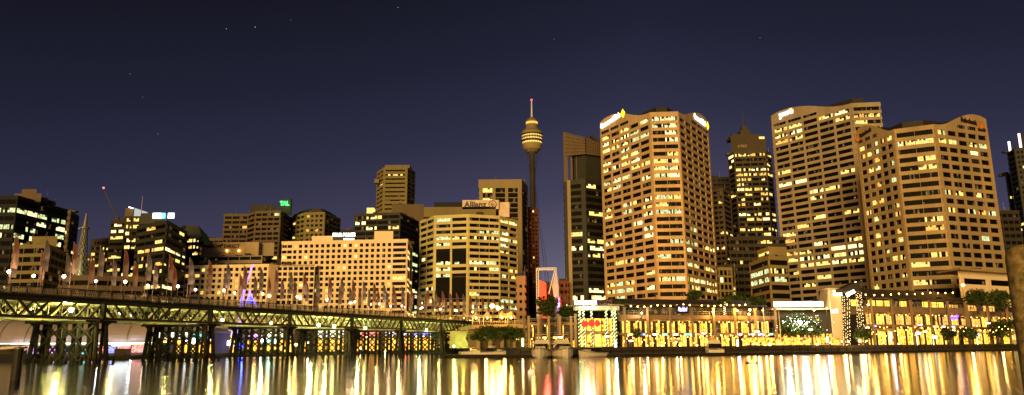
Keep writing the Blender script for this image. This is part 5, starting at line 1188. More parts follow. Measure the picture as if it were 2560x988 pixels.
a = atY(1325, 800, 199); mb = MB(); mb.box(a.x, gx(1450, 199), 196, 206, 9.5, a.z); tag(mb.build('roof_terrace', M['stone']), 'planted terrace behind the colonnade carrying the round dark tree', 'terrace')
for i, (px, Y, h, w, lb) in enumerate(((1418, 198, 3.6, 6, 'low dark bushy tree behind the columns left of the ring canopy'), (1445, 197, 3.2, 5, 'small bushy tree touching the ring canopy'))): tree(lb, px, Y, h, w, 31+i, 'leaf', base=9.5, trunk_f=.1)
for i, (px, lb) in enumerate(((1975, 'dark leafy tree left of the dazzling white restaurant light'), (2030, 'dark leafy tree right of the dazzling white restaurant light'), (2003, 'tall dark leafy tree standing behind the dazzling white light'))): tree(lb, px, 203+i, 9.0 if i == 2 else 8.2, 8.0, 41+i, 'leaf', trunk_f=.3)
for i, (px, Y, h, w, lb, bs) in enumerate(((2455, 240, 8.5, 7, 'dark tree on the terrace left of the last wharf roof', 11.5), (2508, 243, 9.5, 9, 'wide dark tree on the terrace beside the stone pillar', 10.5), (2505, 236, 8.5, 8, 'dark leafy tree on the promenade beside the stone pillar', 1.9), (2425, 226, 5.5, 6, 'small dark tree on the right promenade left of the white lit restaurant', 1.9),
      (1742, 206, 5, 5, 'small tree on the main wharf roof terrace', 12.5), (1560, 196, 4.5, 6, 'green lit shrubby tree beside the round canopy', 9.6), (1840, 240, 10, 9, 'green tree behind the palms at the foot of the dark block', 9.5), (1895, 236, 9, 8, 'green tree left of the long white sign', 9.0), (2160, 203, 5.2, 5, 'small round tree right of the bead lit masts', 1.9), (2375, 214, 5, 5, 'small dark tree among the right cafe umbrellas', 1.9))): tree(lb, px, Y, h, w, 61+i, 'leaf', base=bs, trunk_f=.25)
# ball headed trees on the promenade
proto = None
for i, (px, lb) in enumerate(((1594, 'ball headed small tree, first from the left on the promenade'), (1655, 'ball headed small tree, second from the left on the promenade'), (1714, 'ball headed small tree, third from the left on the promenade'), (1783, 'ball headed small tree, fourth from the left behind the moored cruiser'), (1846, 'ball headed small tree, last on the right of the row'))):
    Y = 181+i*1.6; x = gx(px, Y)
    if proto is None:
        rg = random.Random(5); proto = thing('ball_tree', lb, 'tree', (x, Y, 1.9), 'ball headed trees along the promenade'); mb = MB(); mb.tube((x, Y, 1.9), (x, Y, 4.4), .11, .08, 6); mb.build('trunk', M['bark'], proto)
        mb = MB(); leaves(mb, (x, Y, 5.3), (1.15, 1.15, 1.25), 700, .22, rg); mb.build('crown', M['leaf'], proto)
    else: copy_tree(proto, (x, Y, 1.9), lb)
# palms
proto = None
for i, (px, py, Y, lb) in enumerate(((1812, 752, 204, 'left palm wrapped in lights on the main wharf terrace'), (1826, 750, 206, 'right palm wrapped in lights on the main wharf terrace'), (1560, 745, 200, 'palm with dark fronds beside the pink tower foot'))):
    z = zat(px, py, Y); x = gx(px, Y, 780)
    if proto is None:
        zb = zat(px, 790, Y); proto = thing('palm_tree', lb, 'palm', (x, Y, zb), 'palms on the wharf terrace'); mb = MB(); mb.tube((x, Y, zb), (x, Y, z), .2, .15, 8); mb.build('trunk', M['bark'], proto); mb = MB(); rg = random.Random(3)
        for k in range(18):
            a0 = 2*math.pi*k/18+rg.random()*.3; el = rg.uniform(-.1, .9); p = Vector((x, Y, z)); d = Vector((math.cos(a0)*math.cos(el), math.sin(a0)*math.cos(el), math.sin(el)))
            for j in range(9):
                q = p+d*.32; d.z -= .17; sd_ = d.cross(Vector((0, 0, 1))).normalized()
                for sgn in (-1, 1): mb.add([p, q, q+sd_*sgn*.45*(1-j/11)+d*.25-Vector((0, 0, .2)), p+sd_*sgn*.4*(1-j/11)-Vector((0, 0, .15))], [(0, 1, 2, 3)])
                p = q
        mb.build('crown', M['leaf'], proto); mb = MB()
        for k in range(60): mb.ball((x+.24*math.cos(k*.8), Y+.24*math.sin(k*.8), zb+.2+(z-zb-.3)*k/60), .07, n=4, k=3)
        mb.build('light_wrap', emit('palm_beads', (1, .8, .4), 5), proto)
    else: copy_tree(proto, (x, Y, zat(px, py+38, Y)), lb)
# ------------------------------------------------------------------ white gantry, sail and red lit wall
GA = thing('gantry', 'white steel portal frame beside the red lit wall below the needle tower', 'gantry', (gx(1342, 215), 215, 2))
def G(px, py, Y=215): return atY(px, py, Y)
mb = MB()
for (p, q) in (((1342, 671), (1391, 670)), ((1342, 675), (1391, 674)), ((1341, 671), (1343, 800)), ((1346, 675), (1347, 800)), ((1391, 670), (1386, 700)), ((1388, 670), (1372, 735))): mb.bar(G(*p), G(*q), .28)
for k in range(10): mb.bar(G(1342+4.9*k, 671), G(1344.5+4.9*k, 675), .12)
for k in range(16): mb.bar(G(1341.4, 675+7*k), G(1346.6, 679+7*k), .12)
mb.build('frame', emit('glowing_gantry_paint', (.8, .62, .4), .12, base=(.7, .6, .5)), GA)  # frame glows a little by itself, standing in for lamplight on it
mb = MB(); s_ = [G(1391, 672), G(1380, 715), G(1388, 760), G(1398, 768), G(1397, 720)]
mb.add([tuple(v) for v in s_]+[(v.x, v.y+.25, v.z) for v in s_], [(0, 1, 2, 3, 4), (9, 8, 7, 6, 5)]+[(i, (i+1) % 5, 5+(i+1) % 5, 5+i) for i in range(5)]); tag(mb.build('sail', M['white']), 'tall pale grey sail shaped blade right of the portal frame', 'sail')
a, b = G(1347, 752, 330), G(1365, 699, 330); mb = MB(); mb.prism([(a.x, 330), (b.x, 330), (b.x, 340), (a.x, 340)], 2, [b.z, b.z-1.5, b.z-1.5, b.z]); tag(mb.build('red_lit_wall', mat('red_light_tone', (.75, .12, .08), .8, .2, .3)), 'narrow wall flooded with red light behind the portal frame', 'building')  # red light on the wall is put into its base colour
plight((a.x+3, 322, a.z+6), (1, .12, .08), 9000, 1, None, 'rw').data; bpy.data.objects[-1] if False else None
mb = MB(); A, B_ = G(1397, 778, 214), G(1397, 745, 214); mb.box(A.x-.28, A.x+.28, 213.8, 214.1, A.z, B_.z); ns = thing('neon_sign', 'upright pink neon sign on a red post beside the sail', 'sign', (A.x, 214, 2)); mb.build('neon_tube', E['pinkneon'], ns); mb = MB(); mb.bar((A.x+.5, 214.3, 2), (A.x+.5, 214.3, B_.z+1), .5, .5); mb.build('post', M['redb'], ns); plight((A.x, 212.5, A.z+2), (1, .2, .35), 900, .4, ns)
# ------------------------------------------------------------------ elevated road beyond the bridge, tents and sodium lamps
ER = thing('approach_road', 'raised approach road with parapet continuing the bridge to the right', 'road bridge', (gx(1200, 230), 230, 2)); zt_ = zat(1240, 812, 228)
mb = MB(); mb.prism([(gx(1120, 290), 290), (gx(1180, 231), 229), (gx(1330, 222), 222), (gx(1330, 240), 240), (gx(1200, 300), 300)], zt_-1.2, zt_); mb.build('deck', M['conc3'], ER)
mb = MB()
for k in range(32): x = gx(1180, 229)+(gx(1330, 222)-gx(1180, 229))*k/31; mb.bar((x, 229-7*k/31+.2, zt_), (x, 229-7*k/31+.2, zt_+1.0), .07)
mb.bar((gx(1180, 229), 229.2, zt_+1), (gx(1330, 222), 222.2, zt_+1), .1); mb.build('railing', M['rail'], ER)
for k in range(5):
    mb = MB(); x = gx(1195+k*30, 229); mb.box(x-.5, x+.5, 230, 231, 1.8, zt_-1.2); mb.build('pier', M['conc3'], ER)
mb = MB(); mb.box(gx(1170, 234), gx(1310, 234), 234, 236, 1.9, zt_-1.25); mb.build('wall', M['olive'], ER)
for i, (px, py, Y, lb) in enumerate(((1095, 793, 300, 'first'), (1128, 795, 300, 'second'), (1160, 796, 270, 'third'), (1190, 797, 245, 'fourth'), (1218, 797, 236, 'fifth'), (1255, 797, 232, 'sixth'), (1278, 797, 232, 'last'))):
    x = gx(px, Y, 800); r = thing('market_tent', 'amber lit pointed market tent on the approach road, %s from the left' % lb if lb != 'last' else 'amber lit pointed market tent on the approach road, at the right end', 'tent', (x, Y, zt_), 'market tents on the approach road'); z = zat(px, 806, Y); s_ = 1.9*Y/235
    mb = MB(); mb.lathe([(s_, z+1.6), (s_*.55, z+2.2), (.05, z+3.6)], (x, Y, 0), 4); mb.build('roof', M['canvas'], r); mb = MB()
    for dx in (-1, 1):
        for dy in (-1, 1): mb.bar((x+dx*s_*.6, Y+dy*s_*.6, z-.5), (x+dx*s_*.6, Y+dy*s_*.6, z+1.7), .09)
    mb.build('legs', M['white'], r); mb = MB(); mb.ball((x, Y-.3, z+1.3), .26, n=8); mb.build('lamp', E['bulb'], r); plight((x, Y-1.2, z+1.4), (1, .55, .10), 1800, .3, r, 'tent')
def street_lamp(label, px, py, Y, e, col, W_, heads=1, r_=.35, base=None, group='tall street lamps', lk=None):
    P = atY(px, py, Y); zb = base if base is not None else 1.9; r = thing('street_lamp', label, 'street lamp', (P.x, Y, zb), group)
    mb = MB(); mb.tube((P.x, Y+.3, zb), (P.x, Y+.3, P.z+.3), .12, .07, 6); mb.bar((P.x, Y+.3, P.z+.35), (P.x, Y-.3, P.z+.35), .1); mb.build('post', M['dsteel'], r)
    mb = MB(); mb.ball((P.x, Y-.1, P.z), r_, n=10, k=6, sz=.8); mb.build('lantern', E[e], r); plight((P.x, Y-.8, P.z), col, W_, r_, r, lk or ('sl%s%d' % (e, W_))); return r
SO = (1, .48, .08); WM = (1, .72, .38)
for a_ in (('tall orange street lamp, brighter left one of the pair at the bridge end', 1231, 765, 226, 'sodium', SO, 9000, 1, .75), ('tall orange street lamp, right one of the pair at the bridge end', 1246, 771, 226, 'sodium', SO, 6000, 1, .6), ('orange street lamp at the foot of the pink tower', 1591, 765, 200, 'sodium', SO, 5200, 1, .42), ('orange street lamp at the foot of the bank tower', 2407, 713, 246, 'sodium', SO, 6500, 1, .5),
           ('yellow lamp post on the right part of the main wharf terrace', 1783, 780, 196, 'sodium', SO, 1800, 1, .32), ('yellow lamp on the terrace right of the palms', 1843, 777, 198, 'sodium', SO, 1400, 1, .26), ('upper one of two orange lamps at the main wharf right end', 1874, 775, 199, 'sodium', SO, 1500, 1, .34), ('lower one of two orange lamps at the main wharf right end', 1872, 786, 198, 'sodium', SO, 1500, 1, .32),
           ('yellow lamp on the terrace right of the ring canopy', 1604, 783, 189, 'bulb', WM, 900, 1, .28), ('amber lamp in front of the sign pavilion left part', 1907, 776, 200, 'sodium', SO, 900, 1, .24), ('amber lamp under the long white sign right part', 2035, 776, 203, 'sodium', SO, 900, 1, .24), ('amber lamp before the cream pylon', 2067, 771, 204, 'sodium', SO, 900, 1, .26),
           ('amber lamp at the left end of the right wharf terrace', 2170, 762, 214, 'sodium', SO, 1400, 1, .28), ('yellow street lamp at the left end of the approach road', 1139, 776, 320, 'sodium', (1, .7, .2), 2500, 1, .45), ('orange lamp pair left head before the green glass building', 1023, 786, 310, 'sodium', SO, 2000, 1, .4), ('orange lamp pair right head before the green glass building', 1032, 787, 310, 'sodium', SO, 2000, 1, .4)): street_lamp(*a_)
# orange light on the tower feet comes from floodlights added on the wharf roofs
QL = [(1293, 847), (1401, 843), (1517, 841), (1578, 852), (1637, 836), (1760, 833), (1893, 829), (2026, 824), (2168, 819), (2300, 812), (2312, 829), (2382, 826), (2470, 808), (1186, 846)]
nm = ['second', 'third', 'fourth', 'fifth', 'sixth', 'seventh', 'eighth', 'ninth', 'tenth', 'eleventh', 'twelfth', 'thirteenth', 'last', 'first']
for (px, py), w_ in zip(QL, nm):
    Y = shoreY(gx(px, 190))+3.5; P = atY(px, py, Y); r = thing('promenade_lamp', 'mushroom headed white pink promenade lamp, %s from the left' % w_ if w_ != 'last' else 'mushroom headed promenade lamp nearest the right stone pillar', 'lamp post', (P.x, Y, 1.9), 'mushroom lamps along the promenade')
    mb = MB(); mb.tube((P.x, Y, 1.9), (P.x, Y, P.z-.2), .08, .06, 6); mb.build('post', M['dsteel'], r); mb = MB(); mb.lathe([(.75, .12), (.55, .3), (.1, .42)], P, 12); mb.build('shade', M['dsteel'], r)
    mb = MB(); mb.lathe([(.1, -.2), (.5, -.14), (.6, .05), (.5, .11)], P, 12); mb.build('lantern', E['pink'], r); plight(P-Vector((0, .9, .1)), (1, .58, .20), 230, .35, r, 'ql')
# low strong lights on the quay edge
LL = [(1868, 861), (1884, 861), (1893, 862), (1913, 864), (1925, 862), (1949, 861), (2076, 858), (2105, 855), (2121, 855), (2149, 853), (2166, 854), (2042, 862), (2247, 862), (2209, 858), (1700, 868), (1655, 869), (1618, 870), (1743, 868)]
for i, (px, py) in enumerate(sorted(LL)):
    Y = shoreY(gx(px, 190))+1.2; P = atY(px, py, Y); P.z = max(P.z, 2.2); big = px in (1925, 2149)
    r = thing('bollard_light', 'low glowing deck light on the quay edge, number %d counted from the left' % (i+1) if not big else ('largest low deck light with rays on the quay left of the long sign' if px == 1925 else 'largest low deck light at the foot of the bead lit masts'), 'deck light', (P.x, Y, 1.9), 'low lights along the quay edge')
    mb = MB(); mb.tube((P.x, Y, 1.9), (P.x, Y, P.z), .14, n=8); mb.build('post', M['dsteel'], r); mb = MB(); mb.ball(P+Vector((0, 0, .12)), .36 if big else .2, n=8); mb.build('lamp_glass', E['sodium' if i % 3 else 'bulb'], r); plight(P-Vector((0, .6, -.2)), (1, .52, .18), 700 if big else 160, .2, r, 'll%d' % big)
# upright white light tubes
for px, y0, y1, lb in ((1539, 853, 868, 'short upright white light tube near the ring canopy'), (1844, 850, 868, 'upright cool white light tube right of the moored cruiser'), (2068, 842, 856, 'upright white light tube before the cream pylon'), (2227, 832, 855, 'upright white light tube in the right restaurant terrace'), (1307, 846, 866, 'upright yellow light tube left of the moored cruisers')):
    Y = shoreY(gx(px, 190))+2; A, B_ = atY(px, y1, Y), atY(px, y0, Y); r = thing('light_tube', lb, 'light tube', (A.x, Y, 1.9)); mb = MB(); mb.tube(A, B_, .22, n=8); mb.build('tube_glass', emit('tube_'+str(px), (.9, .92, 1) if px != 1307 else (1, .8, .25), 7), r); mb = MB(); mb.tube((A.x, Y, 1.9), A, .1, n=6); mb.build('foot', M['dsteel'], r); plight(A-Vector((0, 1, -.8)), (.95, .92, 1) if px != 1307 else (1, .8, .3), 130, .2, r, 'lt%d' % (px == 1307))
# dazzling light under the dark trees
P = atY(2001, 806, 199); r = thing('festoon_cluster', 'dazzling cluster of white fairy lights in the tree canopy below the long sign', 'fairy lights', (P.x, 199, 5)); mb = MB(); rg = random.Random(9)
for k in range(80):
    v = Vector((rg.gauss(0, 2.8), rg.gauss(0, .8), rg.gauss(0, .9))); mb.ball(P+v, .07, n=4, k=3)
mb.build('bead_string', emit('white_beads', (1, .95, .75), 9), r); mb = MB(); mb.ball(P, .5, n=10); mb.build('flood_lamp', emit('dazzling_lamp', (1, .97, .85), 30), r); plight(P-Vector((0, 1.2, 0)), (1, .95, .8), 2600, .5, r)
# terrace windbreak screens glowing orange below it
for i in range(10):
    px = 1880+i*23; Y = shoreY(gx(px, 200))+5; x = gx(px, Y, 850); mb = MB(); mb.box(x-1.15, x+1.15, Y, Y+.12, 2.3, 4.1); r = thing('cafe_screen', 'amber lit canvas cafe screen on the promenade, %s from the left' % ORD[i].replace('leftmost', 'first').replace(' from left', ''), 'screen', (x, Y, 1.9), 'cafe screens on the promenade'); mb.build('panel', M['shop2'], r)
    mb = MB(); mb.bar((x-1.2, Y, 1.9), (x-1.2, Y, 4.3), .1); mb.bar((x+1.2, Y, 1.9), (x+1.2, Y, 4.3), .1); mb.bar((x-1.2, Y, 4.2), (x+1.2, Y, 4.2), .1); mb.build('frame', M['steel'], r)
# cafe umbrellas
UM = [(2195, 838, 0), (2215, 837, 0), (2240, 838, 0), (2288, 826, 1), (2330, 828, 1), (2352, 830, 0), (2430, 826, 1), (2450, 824, 1), (2480, 829, 0), (1990, 840, 0), (2015, 841, 0), (1700, 846, 0), (1735, 848, 0), (1690, 851, 0), (1815, 845, 0)]
proto = None
for i, (px, py, big) in enumerate(sorted(UM)):
    Y = shoreY(gx(px, 200))+7; P = atY(px, py, Y); lb = 'amber lit cafe umbrella on the promenade, %s' % (ORD[i]+'' if i < 16 else '')
    if proto is None:
        proto = thing('cafe_umbrella', lb, 'umbrella', (P.x, Y, P.z), 'cafe umbrellas'); mb = MB(); mb.lathe([(1.9, -.35), (1.0, .1), (.06, .5)], P, 8); mb.build('canopy', M['canvas'], proto)
        mb = MB(); mb.tube((P.x, Y, 1.9), (P.x, Y, P.z+.3), .05, n=6); mb.build('pole', M['white'], proto); mb = MB(); mb.ball(P-Vector((0, .25, .45)), .16, n=6); mb.build('bulb', E['lamp'], proto); plight(P-Vector((0, .5, .6)), (1, .66, .22), 170, .2, proto, 'um')
    else: copy_tree(proto, (P.x, Y, P.z), lb)
# unreadable lilac script sign, violet sign and others on the wharf fronts
A, B_ = atY(1695, 779, 192), atY(1718, 779, 192)
r = thing('neon_script_sign', 'lilac glowing script sign on the roof terrace of the main wharf', 'sign', (A.x, 192, A.z)); mb = MB(); mb.box(A.x-.3, B_.x+.3, 192, 192.2, A.z-.5, A.z+1.7); mb.build('board', M['black'], r); text('Blackbird', 'letters', E['violet'], r, (A.x, 191.9, A.z), (B_.x, 191.9, A.z), 1.15, .15, .12, italic=.3)
A = atY(2386, 793, 236); r = thing('violet_sign', 'glowing violet sign on the right wharf front', 'sign', (A.x, 236, A.z)); mb = MB(); rg = random.Random(4)
for k in range(5): mb.ball(A+Vector((rg.uniform(-1.1, 1.1), 0, rg.uniform(-.5, .5))), .5, n=8, k=5)
mb.build('neon_tube', emit('violet_neon', (.28, .08, 1), 2.2), r)
for px, py, w_, Y, lb in ((2296, 834, 13, 218, 'small white lit sign board on the right promenade'), (2338, 843, 12, 222, 'low cream lit menu board below the umbrellas'), (2445, 838, 8, 228, 'white lit board under the far right umbrellas')):
    A = atY(px-w_/2, py, Y); B_ = atY(px+w_/2, py, Y); mb = MB(); mb.box(A.x, B_.x, Y, Y+.15, A.z-.35, A.z+.4); mb.box(A.x+.1, A.x+.2, Y+.05, Y+.15, 1.9, A.z-.36); tag(mb.build('sign_board', emit('board_%d' % px, (1, .92, .7), 3)), lb, 'sign')
# flagpole masts on the right promenade
for px, yt, yb, Y, lb in ((2072, 723, 868, 205, 'tall white mast before the cream pylon'), (1947, 780, 868, 196, 'short white mast left of the dark leafy trees'), (2040, 790, 868, 203, 'grey mast before the right dark leafy tree'), (2416, 812, 884, 214, 'dark mast standing in the water before the right umbrellas'), (2527, 785, 868, 240, 'leaning looking white mast next to the stone pillar'), (1908, 770, 860, 197, 'slim lamp mast at the right end of the main wharf')):
    A = atY(px, yt, Y); mb = MB(); mb.tube((A.x, Y, .2 if px == 2416 else 1.9), (A.x, Y, A.z), .13, .06, 8); mb.ball(A+Vector((0, 0, .1)), .14, n=6); tag(mb.build('mast', M['dsteel'] if px in (2416,) else M['white']), lb, 'mast')
# ------------------------------------------------------------------ pontoon, piles, boats
def pontoon(lb, p0, Y0, p1, Y1, w=2.2):
    a = Vector((gx(p0, Y0), Y0)); b = Vector((gx(p1, Y1), Y1)); u = (b-a).normalized(); n = Vector((u.y, -u.x)); r = thing('floating_pontoon', lb, 'pontoon', (a.x, a.y, 0)); mb = MB(); mb.prism([tuple(a), tuple(b), tuple(b-n*w), tuple(a-n*w)], -.3, .55); mb.build('float', M['timber'], r)
    mb = MB(); mb.prism([tuple(a+n*.1), tuple(b+n*.1), tuple(b-n*w), tuple(a-n*w)], .555, .68); mb.build('decking', M['stone'], r); return r
pontoon('dark floating pontoon carrying the moored cruisers left of the ring canopy', 1110, 166, 1560, 160); pontoon('dark floating pontoon along the quay below the main wharf', 1566, 164, 1838, 170); pontoon('dark floating pontoon below the long white sign', 1850, 172, 2160, 190); pontoon('dark floating pontoon at the far right quay', 2175, 196, 2530, 235)
PL_ = [(1262, 862, 890), (1381, 860, 896), (1425, 863, 895), (1512, 868, 893), (1556, 866, 888), (1588, 862, 890), (1607, 866, 888), (1660, 862, 887), (1697, 858, 888), (1727, 864, 886), (1765, 866, 886), (1838, 858, 885), (1872, 864, 884), (1983, 851, 888), (2045, 860, 882), (2088, 862, 881), (2136, 864, 880), (2205, 862, 880), (2253, 861, 879), (2295, 843, 884), (2326, 846, 878), (2347, 862, 878), (1180, 866, 888), (1150, 868, 888)]
proto = None
for i, (px, yt, yb) in enumerate(sorted(PL_)):
    Y = 2.4/math.tan(math.atan((yb-CY)/FPX)-PITCH-ROLL*(px-CX)/FPX*0-0) if False else None
    g = atZ(px, yb, 0.0); zt_ = zat(px, yt, g.y); s_ = zt_/2.6
    lb = 'round timber mooring pile, number %d counted from the left along the quay' % (i+1)
    if proto is None:
        proto = tag(bpy.data.objects.new('mooring_pile', None), lb, 'mooring pile', 'mooring piles along the quay'); COL.objects.link(proto); proto.location = (g.x, g.y, 0)
        mb = MB(); mb.tube((g.x, g.y, -1.2), (g.x, g.y, 2.6), .17, .15, 8); mb.build('pile', M['timber'], proto); mb = MB(); mb.lathe([(.2, 2.602), (.18, 2.75), (.03, 2.9)], (g.x, g.y, 0), 8); mb.build('cap', M['white'], proto); proto.scale = (1, 1, s_)
    else: c = copy_tree(proto, (g.x, g.y, 0), lb); c.scale = (1, 1, s_)
g = atZ(38, 951, 0); Pn = thing('mooring_pile', 'tall dark steel pile with pale cap standing alone in the water at the left', 'mooring pile', (g.x, g.y, 0)); zt_ = zat(44, 873, g.y)
mb = MB(); mb.tube((g.x, g.y, -1), (g.x, g.y, zt_), .36, .36, 12); mb.build('pile', M['dsteel'], Pn); mb = MB(); mb.lathe([(.38, 0.01), (.38, .12), (.1, .2)], (g.x, g.y, zt_), 12); mb.build('cap', M['steel'], Pn)
def boat(label, px, yb, wpx, turn, group='cabin cruisers moored at the pontoon', fly=True):
    """a cabin cruiser about 9 m long; turn is the heading of its bow, 0 = towards the camera"""
    g = atZ(px, yb, 0); wid = wpx/FPX*g.y*.98; B_ = 1.75; r = thing('cabin_cruiser', label, 'boat', (0, 0, 0), group)
    # local frame: bow at -y
    st = [(-4.8, .08, 1.75), (-4.0, .75, 1.62), (-2.6, 1.35, 1.45), (-.8, 1.7, 1.32), (1.5, B_, 1.2), (4.2, 1.6, 1.15)]
    mb = MB(); rings = []
    for y, hw, hz in st: rings.append([(-hw, y, hz), (-hw*.94, y+.15, .35), (-hw*.5, y+.3, -.35), (hw*.5, y+.3, -.35), (hw*.94, y+.15, .35), (hw, y, hz)])
    vs = [v for q in rings for v in q]; fs = []
    for k in range(len(rings)-1):
        for i in range(6): fs.append((k*6+i, k*6+(i+1) % 6, k*6+6+(i+1) % 6, k*6+6+i))
    fs += [(5, 4, 3, 2, 1, 0), tuple(range(30, 36))]; mb.add(vs, fs); mb.build('hull', M['hull'], r)
    mb = MB()
    for (y0, h0, z0_), (y1, h1, z1_) in zip(st, st[1:]):
        for s in (-1, 1): mb.bar((s*h0*1.01, y0, z0_-.12), (s*h1*1.01, y1, z1_-.12), .08, .1)
    mb.build('rubbing_strake', M['dsteel'], r)
    def frus(name, m, y0, y1, w0, z0_, z1_, sl0, sl1, wi):
        mb = MB(); vs = [(-w0, y0, z0_), (w0, y0, z0_), (w0, y1, z0_), (-w0, y1, z0_), (-w0+wi, y0+sl0, z1_), (w0-wi, y0+sl0, z1_), (w0-wi, y1-sl1, z1_), (-w0+wi, y1-sl1, z1_)]
        mb.add(vs, [(3, 2, 1, 0), (4, 5, 6, 7), (0, 1, 5, 4), (1, 2, 6, 5), (2, 3, 7, 6), (3, 0, 4, 7)]); return mb.build(name, m, r)
    frus('fore_cabin', M['hull'], -3.2, -.4, .95, 1.3, 1.95, 1.0, 0, .15); frus('windscreen', M['bglass'], -1.6, 2.2, 1.35, 1.5, 2.35, .8, .1, .18); frus('cabin_roof', M['hull'], -.95, 2.6, 1.25, 2.36, 2.52, .1, .1, .06)
    if fly:
        frus('fly_bridge', M['hull'], -.4, 2.2, 1.1, 2.53, 3.05, .3, .1, .05); frus('canopy', M['canvas'], -.3, 2.4, 1.1, 3.9, 4.02, .1, .1, .05)
        mb = MB()
        for sx in (-1, 1):
            for y in (-.1, 2.1): mb.bar((sx*1.0, y, 3.0), (sx*1.0, y, 3.92), .05)
        mb.build('canopy_frame', M['steel'], r)
    mb = MB()
    for k in range(5):
        y0, h0, z0_ = st[k]; y1, h1, z1_ = st[k+1]
        if k < 4:
            for s in (-1, 1): mb.bar((s*h0*.92, y0, z0_+.55), (s*h1*.92, y1, z1_+.55), .04); mb.bar((s*h1*.92, y1, z1_), (s*h1*.92, y1, z1_+.55), .04)
    mb.build('bow_rail', M['steel'], r)
    L_ = abs(math.sin(turn))*7.5+abs(math.cos(turn))*2.7; s_ = wid/L_; s_ = max(.85, min(1.55, s_)); r.location = (g.x, g.y+abs(math.cos(turn))*4.8*s_, 0); r.rotation_euler = (0, 0, turn); r.scale = (s_,)*3
    return r
boat('white cabin cruiser moored bow on, left one of the pair beside the colonnade', 1357, 896, 54, -.12); boat('white cabin cruiser moored bow on, right one of the pair beside the colonnade', 1412, 896, 52, .1)
boat('white cabin cruiser showing its side below the red sign', 1484, 894, 64, -.85, fly=False); boat('white cruiser moored alone below the main wharf right end', 1801, 889, 46, 3.0); boat('small white cruiser moored at the right end of the bridge', 1236, 890, 62, 1.1)
boat('small cruiser moored behind the second bridge pier', 368, 897, 40, .3, group='boats behind the bridge'); boat('dark little cruiser moored behind the right bridge end', 1175, 888, 34, .8, group='boats behind the bridge', fly=False)
# dark ferry pontoon and gangway at the far left
FR = thing('moored_vessel', 'dark moored vessel with a covered gangway and a small red light at the far left', 'boat', (gx(50, 160), 160, 0)); x0, x1 = gx(-60, 160, 880), gx(104, 160, 880)
mb = MB(); mb.prism([(x0, 158), (x1-1, 158), (x1, 160), (x1-1, 164), (x0, 164)], -.4, 1.5); mb.build('hull', M['black'], FR); mb = MB(); mb.box(x0, x1-5, 159, 163, 1.51, 3.4); mb.build('cabin', M['dbrown'], FR)
mb = MB(); mb.box(x0, x1-4.5, 158.7, 163.3, 3.41, 3.6); mb.build('roof', M['steel'], FR); mb = MB(); q = [atY(p, y, 157) for p, y in ((0, 871), (48, 868), (96, 860), (60, 876))]
mb.bar(q[0], q[1], .2, .5); mb.bar(q[1], q[2], .25, .3); mb.bar(q[3], q[2], .25, .3)
for k in range(8): mb.bar(q[0].lerp(q[1], k/8)+Vector((0, 0, -.3)), q[0].lerp(q[1], (k+1)/8)+Vector((0, 0, .5)), .08)
mb.build('gangway', M['white'], FR); mb = MB(); P = atY(47, 854, 157); mb.ball(P, .22, n=8); mb.build('red_lamp', E['red'], FR); mb = MB(); mb.tube(P, (P.x, 157.2, 1.5), .05, n=5); mb.build('lamp_post', M['dsteel'], FR); plight(P-Vector((0, .5, 0)), (1, .03, .03), 60, .2, FR)
BG = thing('work_barge', 'low dark barge carrying a strong yellow lamp between the first two piers', 'barge', (gx(300, 184), 184, 0)); mb = MB(); x0, x1 = gx(272, 182), gx(345, 182); mb.prism([(x0, 180), (x1, 180), (x1, 185), (x0, 185)], -.3, .9); mb.build('hull', M['timber'], BG); mb = MB(); mb.box(x0+2, x0+4.5, 181, 184, .91, 2.5); mb.build('wheelhouse', M['dbrown'], BG)
# birds and buoy on the water
for px, py, lb, s_ in ((1870, 908, 'larger dark bird floating right of the moored cruiser', .34), (1891, 908, 'smaller dark bird floating right of the larger one', .24)):
    g = atZ(px, py, 0); r = tag(MB().build('x', M['black']), '', '') if False else None
    mb = MB(); mb.lathe([(.02, -.9*s_), (.5*s_, -.4*s_), (.6*s_, 0), (.4*s_, .5*s_), (.03, 1.0*s_)], (0, 0, 0), 10)
    mb.v = [(v[2]+g.x, v[1]+g.y, v[0]*.7+.08) for v in mb.v]; mb.tube((g.x-.7*s_, g.y, .1), (g.x-.85*s_, g.y, .75*s_), .14*s_, .1*s_, 6); mb.ball((g.x-.9*s_, g.y, .85*s_), .18*s_, n=8); mb.bar((g.x-1.0*s_, g.y, .85*s_), (g.x-1.3*s_, g.y, .8*s_), .07*s_); tag(mb.build('water_bird', M['dsteel'], smooth=True), lb, 'bird', 'birds on the water')
g = atZ(1327, 936, 0); mb = MB(); mb.lathe([(.02, -.1), (.22, 0), (.28, .15), (.2, .34), (.04, .42)], (g.x, g.y, 0), 12); mb.tube((g.x, g.y, .4), (g.x, g.y, .62), .03, n=6); tag(mb.build('buoy', emit('glowing_buoy_paint', (1, .9, .6), .5, base=(.8, .75, .6))), 'small pale buoy floating in front of the moored cruisers', 'buoy')  # pale buoy carries a glow of its own; it is no lamp
# near stone pillar cut by the right edge
xc_ = 2562; Yp = 4.2; top = atY(2556, 612, Yp); l_ = atY(2527, 700, Yp); rad = abs(top.x-l_.x)+.02
mb = MB(); rad = .085; cxp = atY(2541, 800, Yp).x+rad; z1_ = zat(2556, 612, Yp)
mb.lathe([(rad*1.0, -2.5), (rad, z1_-.10), (rad*.97, z1_-.06), (rad*.85, z1_-.03), (rad*.5, z1_-.006), (.004, z1_)], (cxp, Yp, 0), 32); tag(mb.build('stone_pillar', M['pillar'], smooth=True), 'rough ochre round topped pillar very near the camera at the right edge', 'pillar')
plight((cxp-1.6, 2.6, 1.0), (1, .70, .30), 9, .15, None, 'pil')  # unseen point light added to brighten the pillar

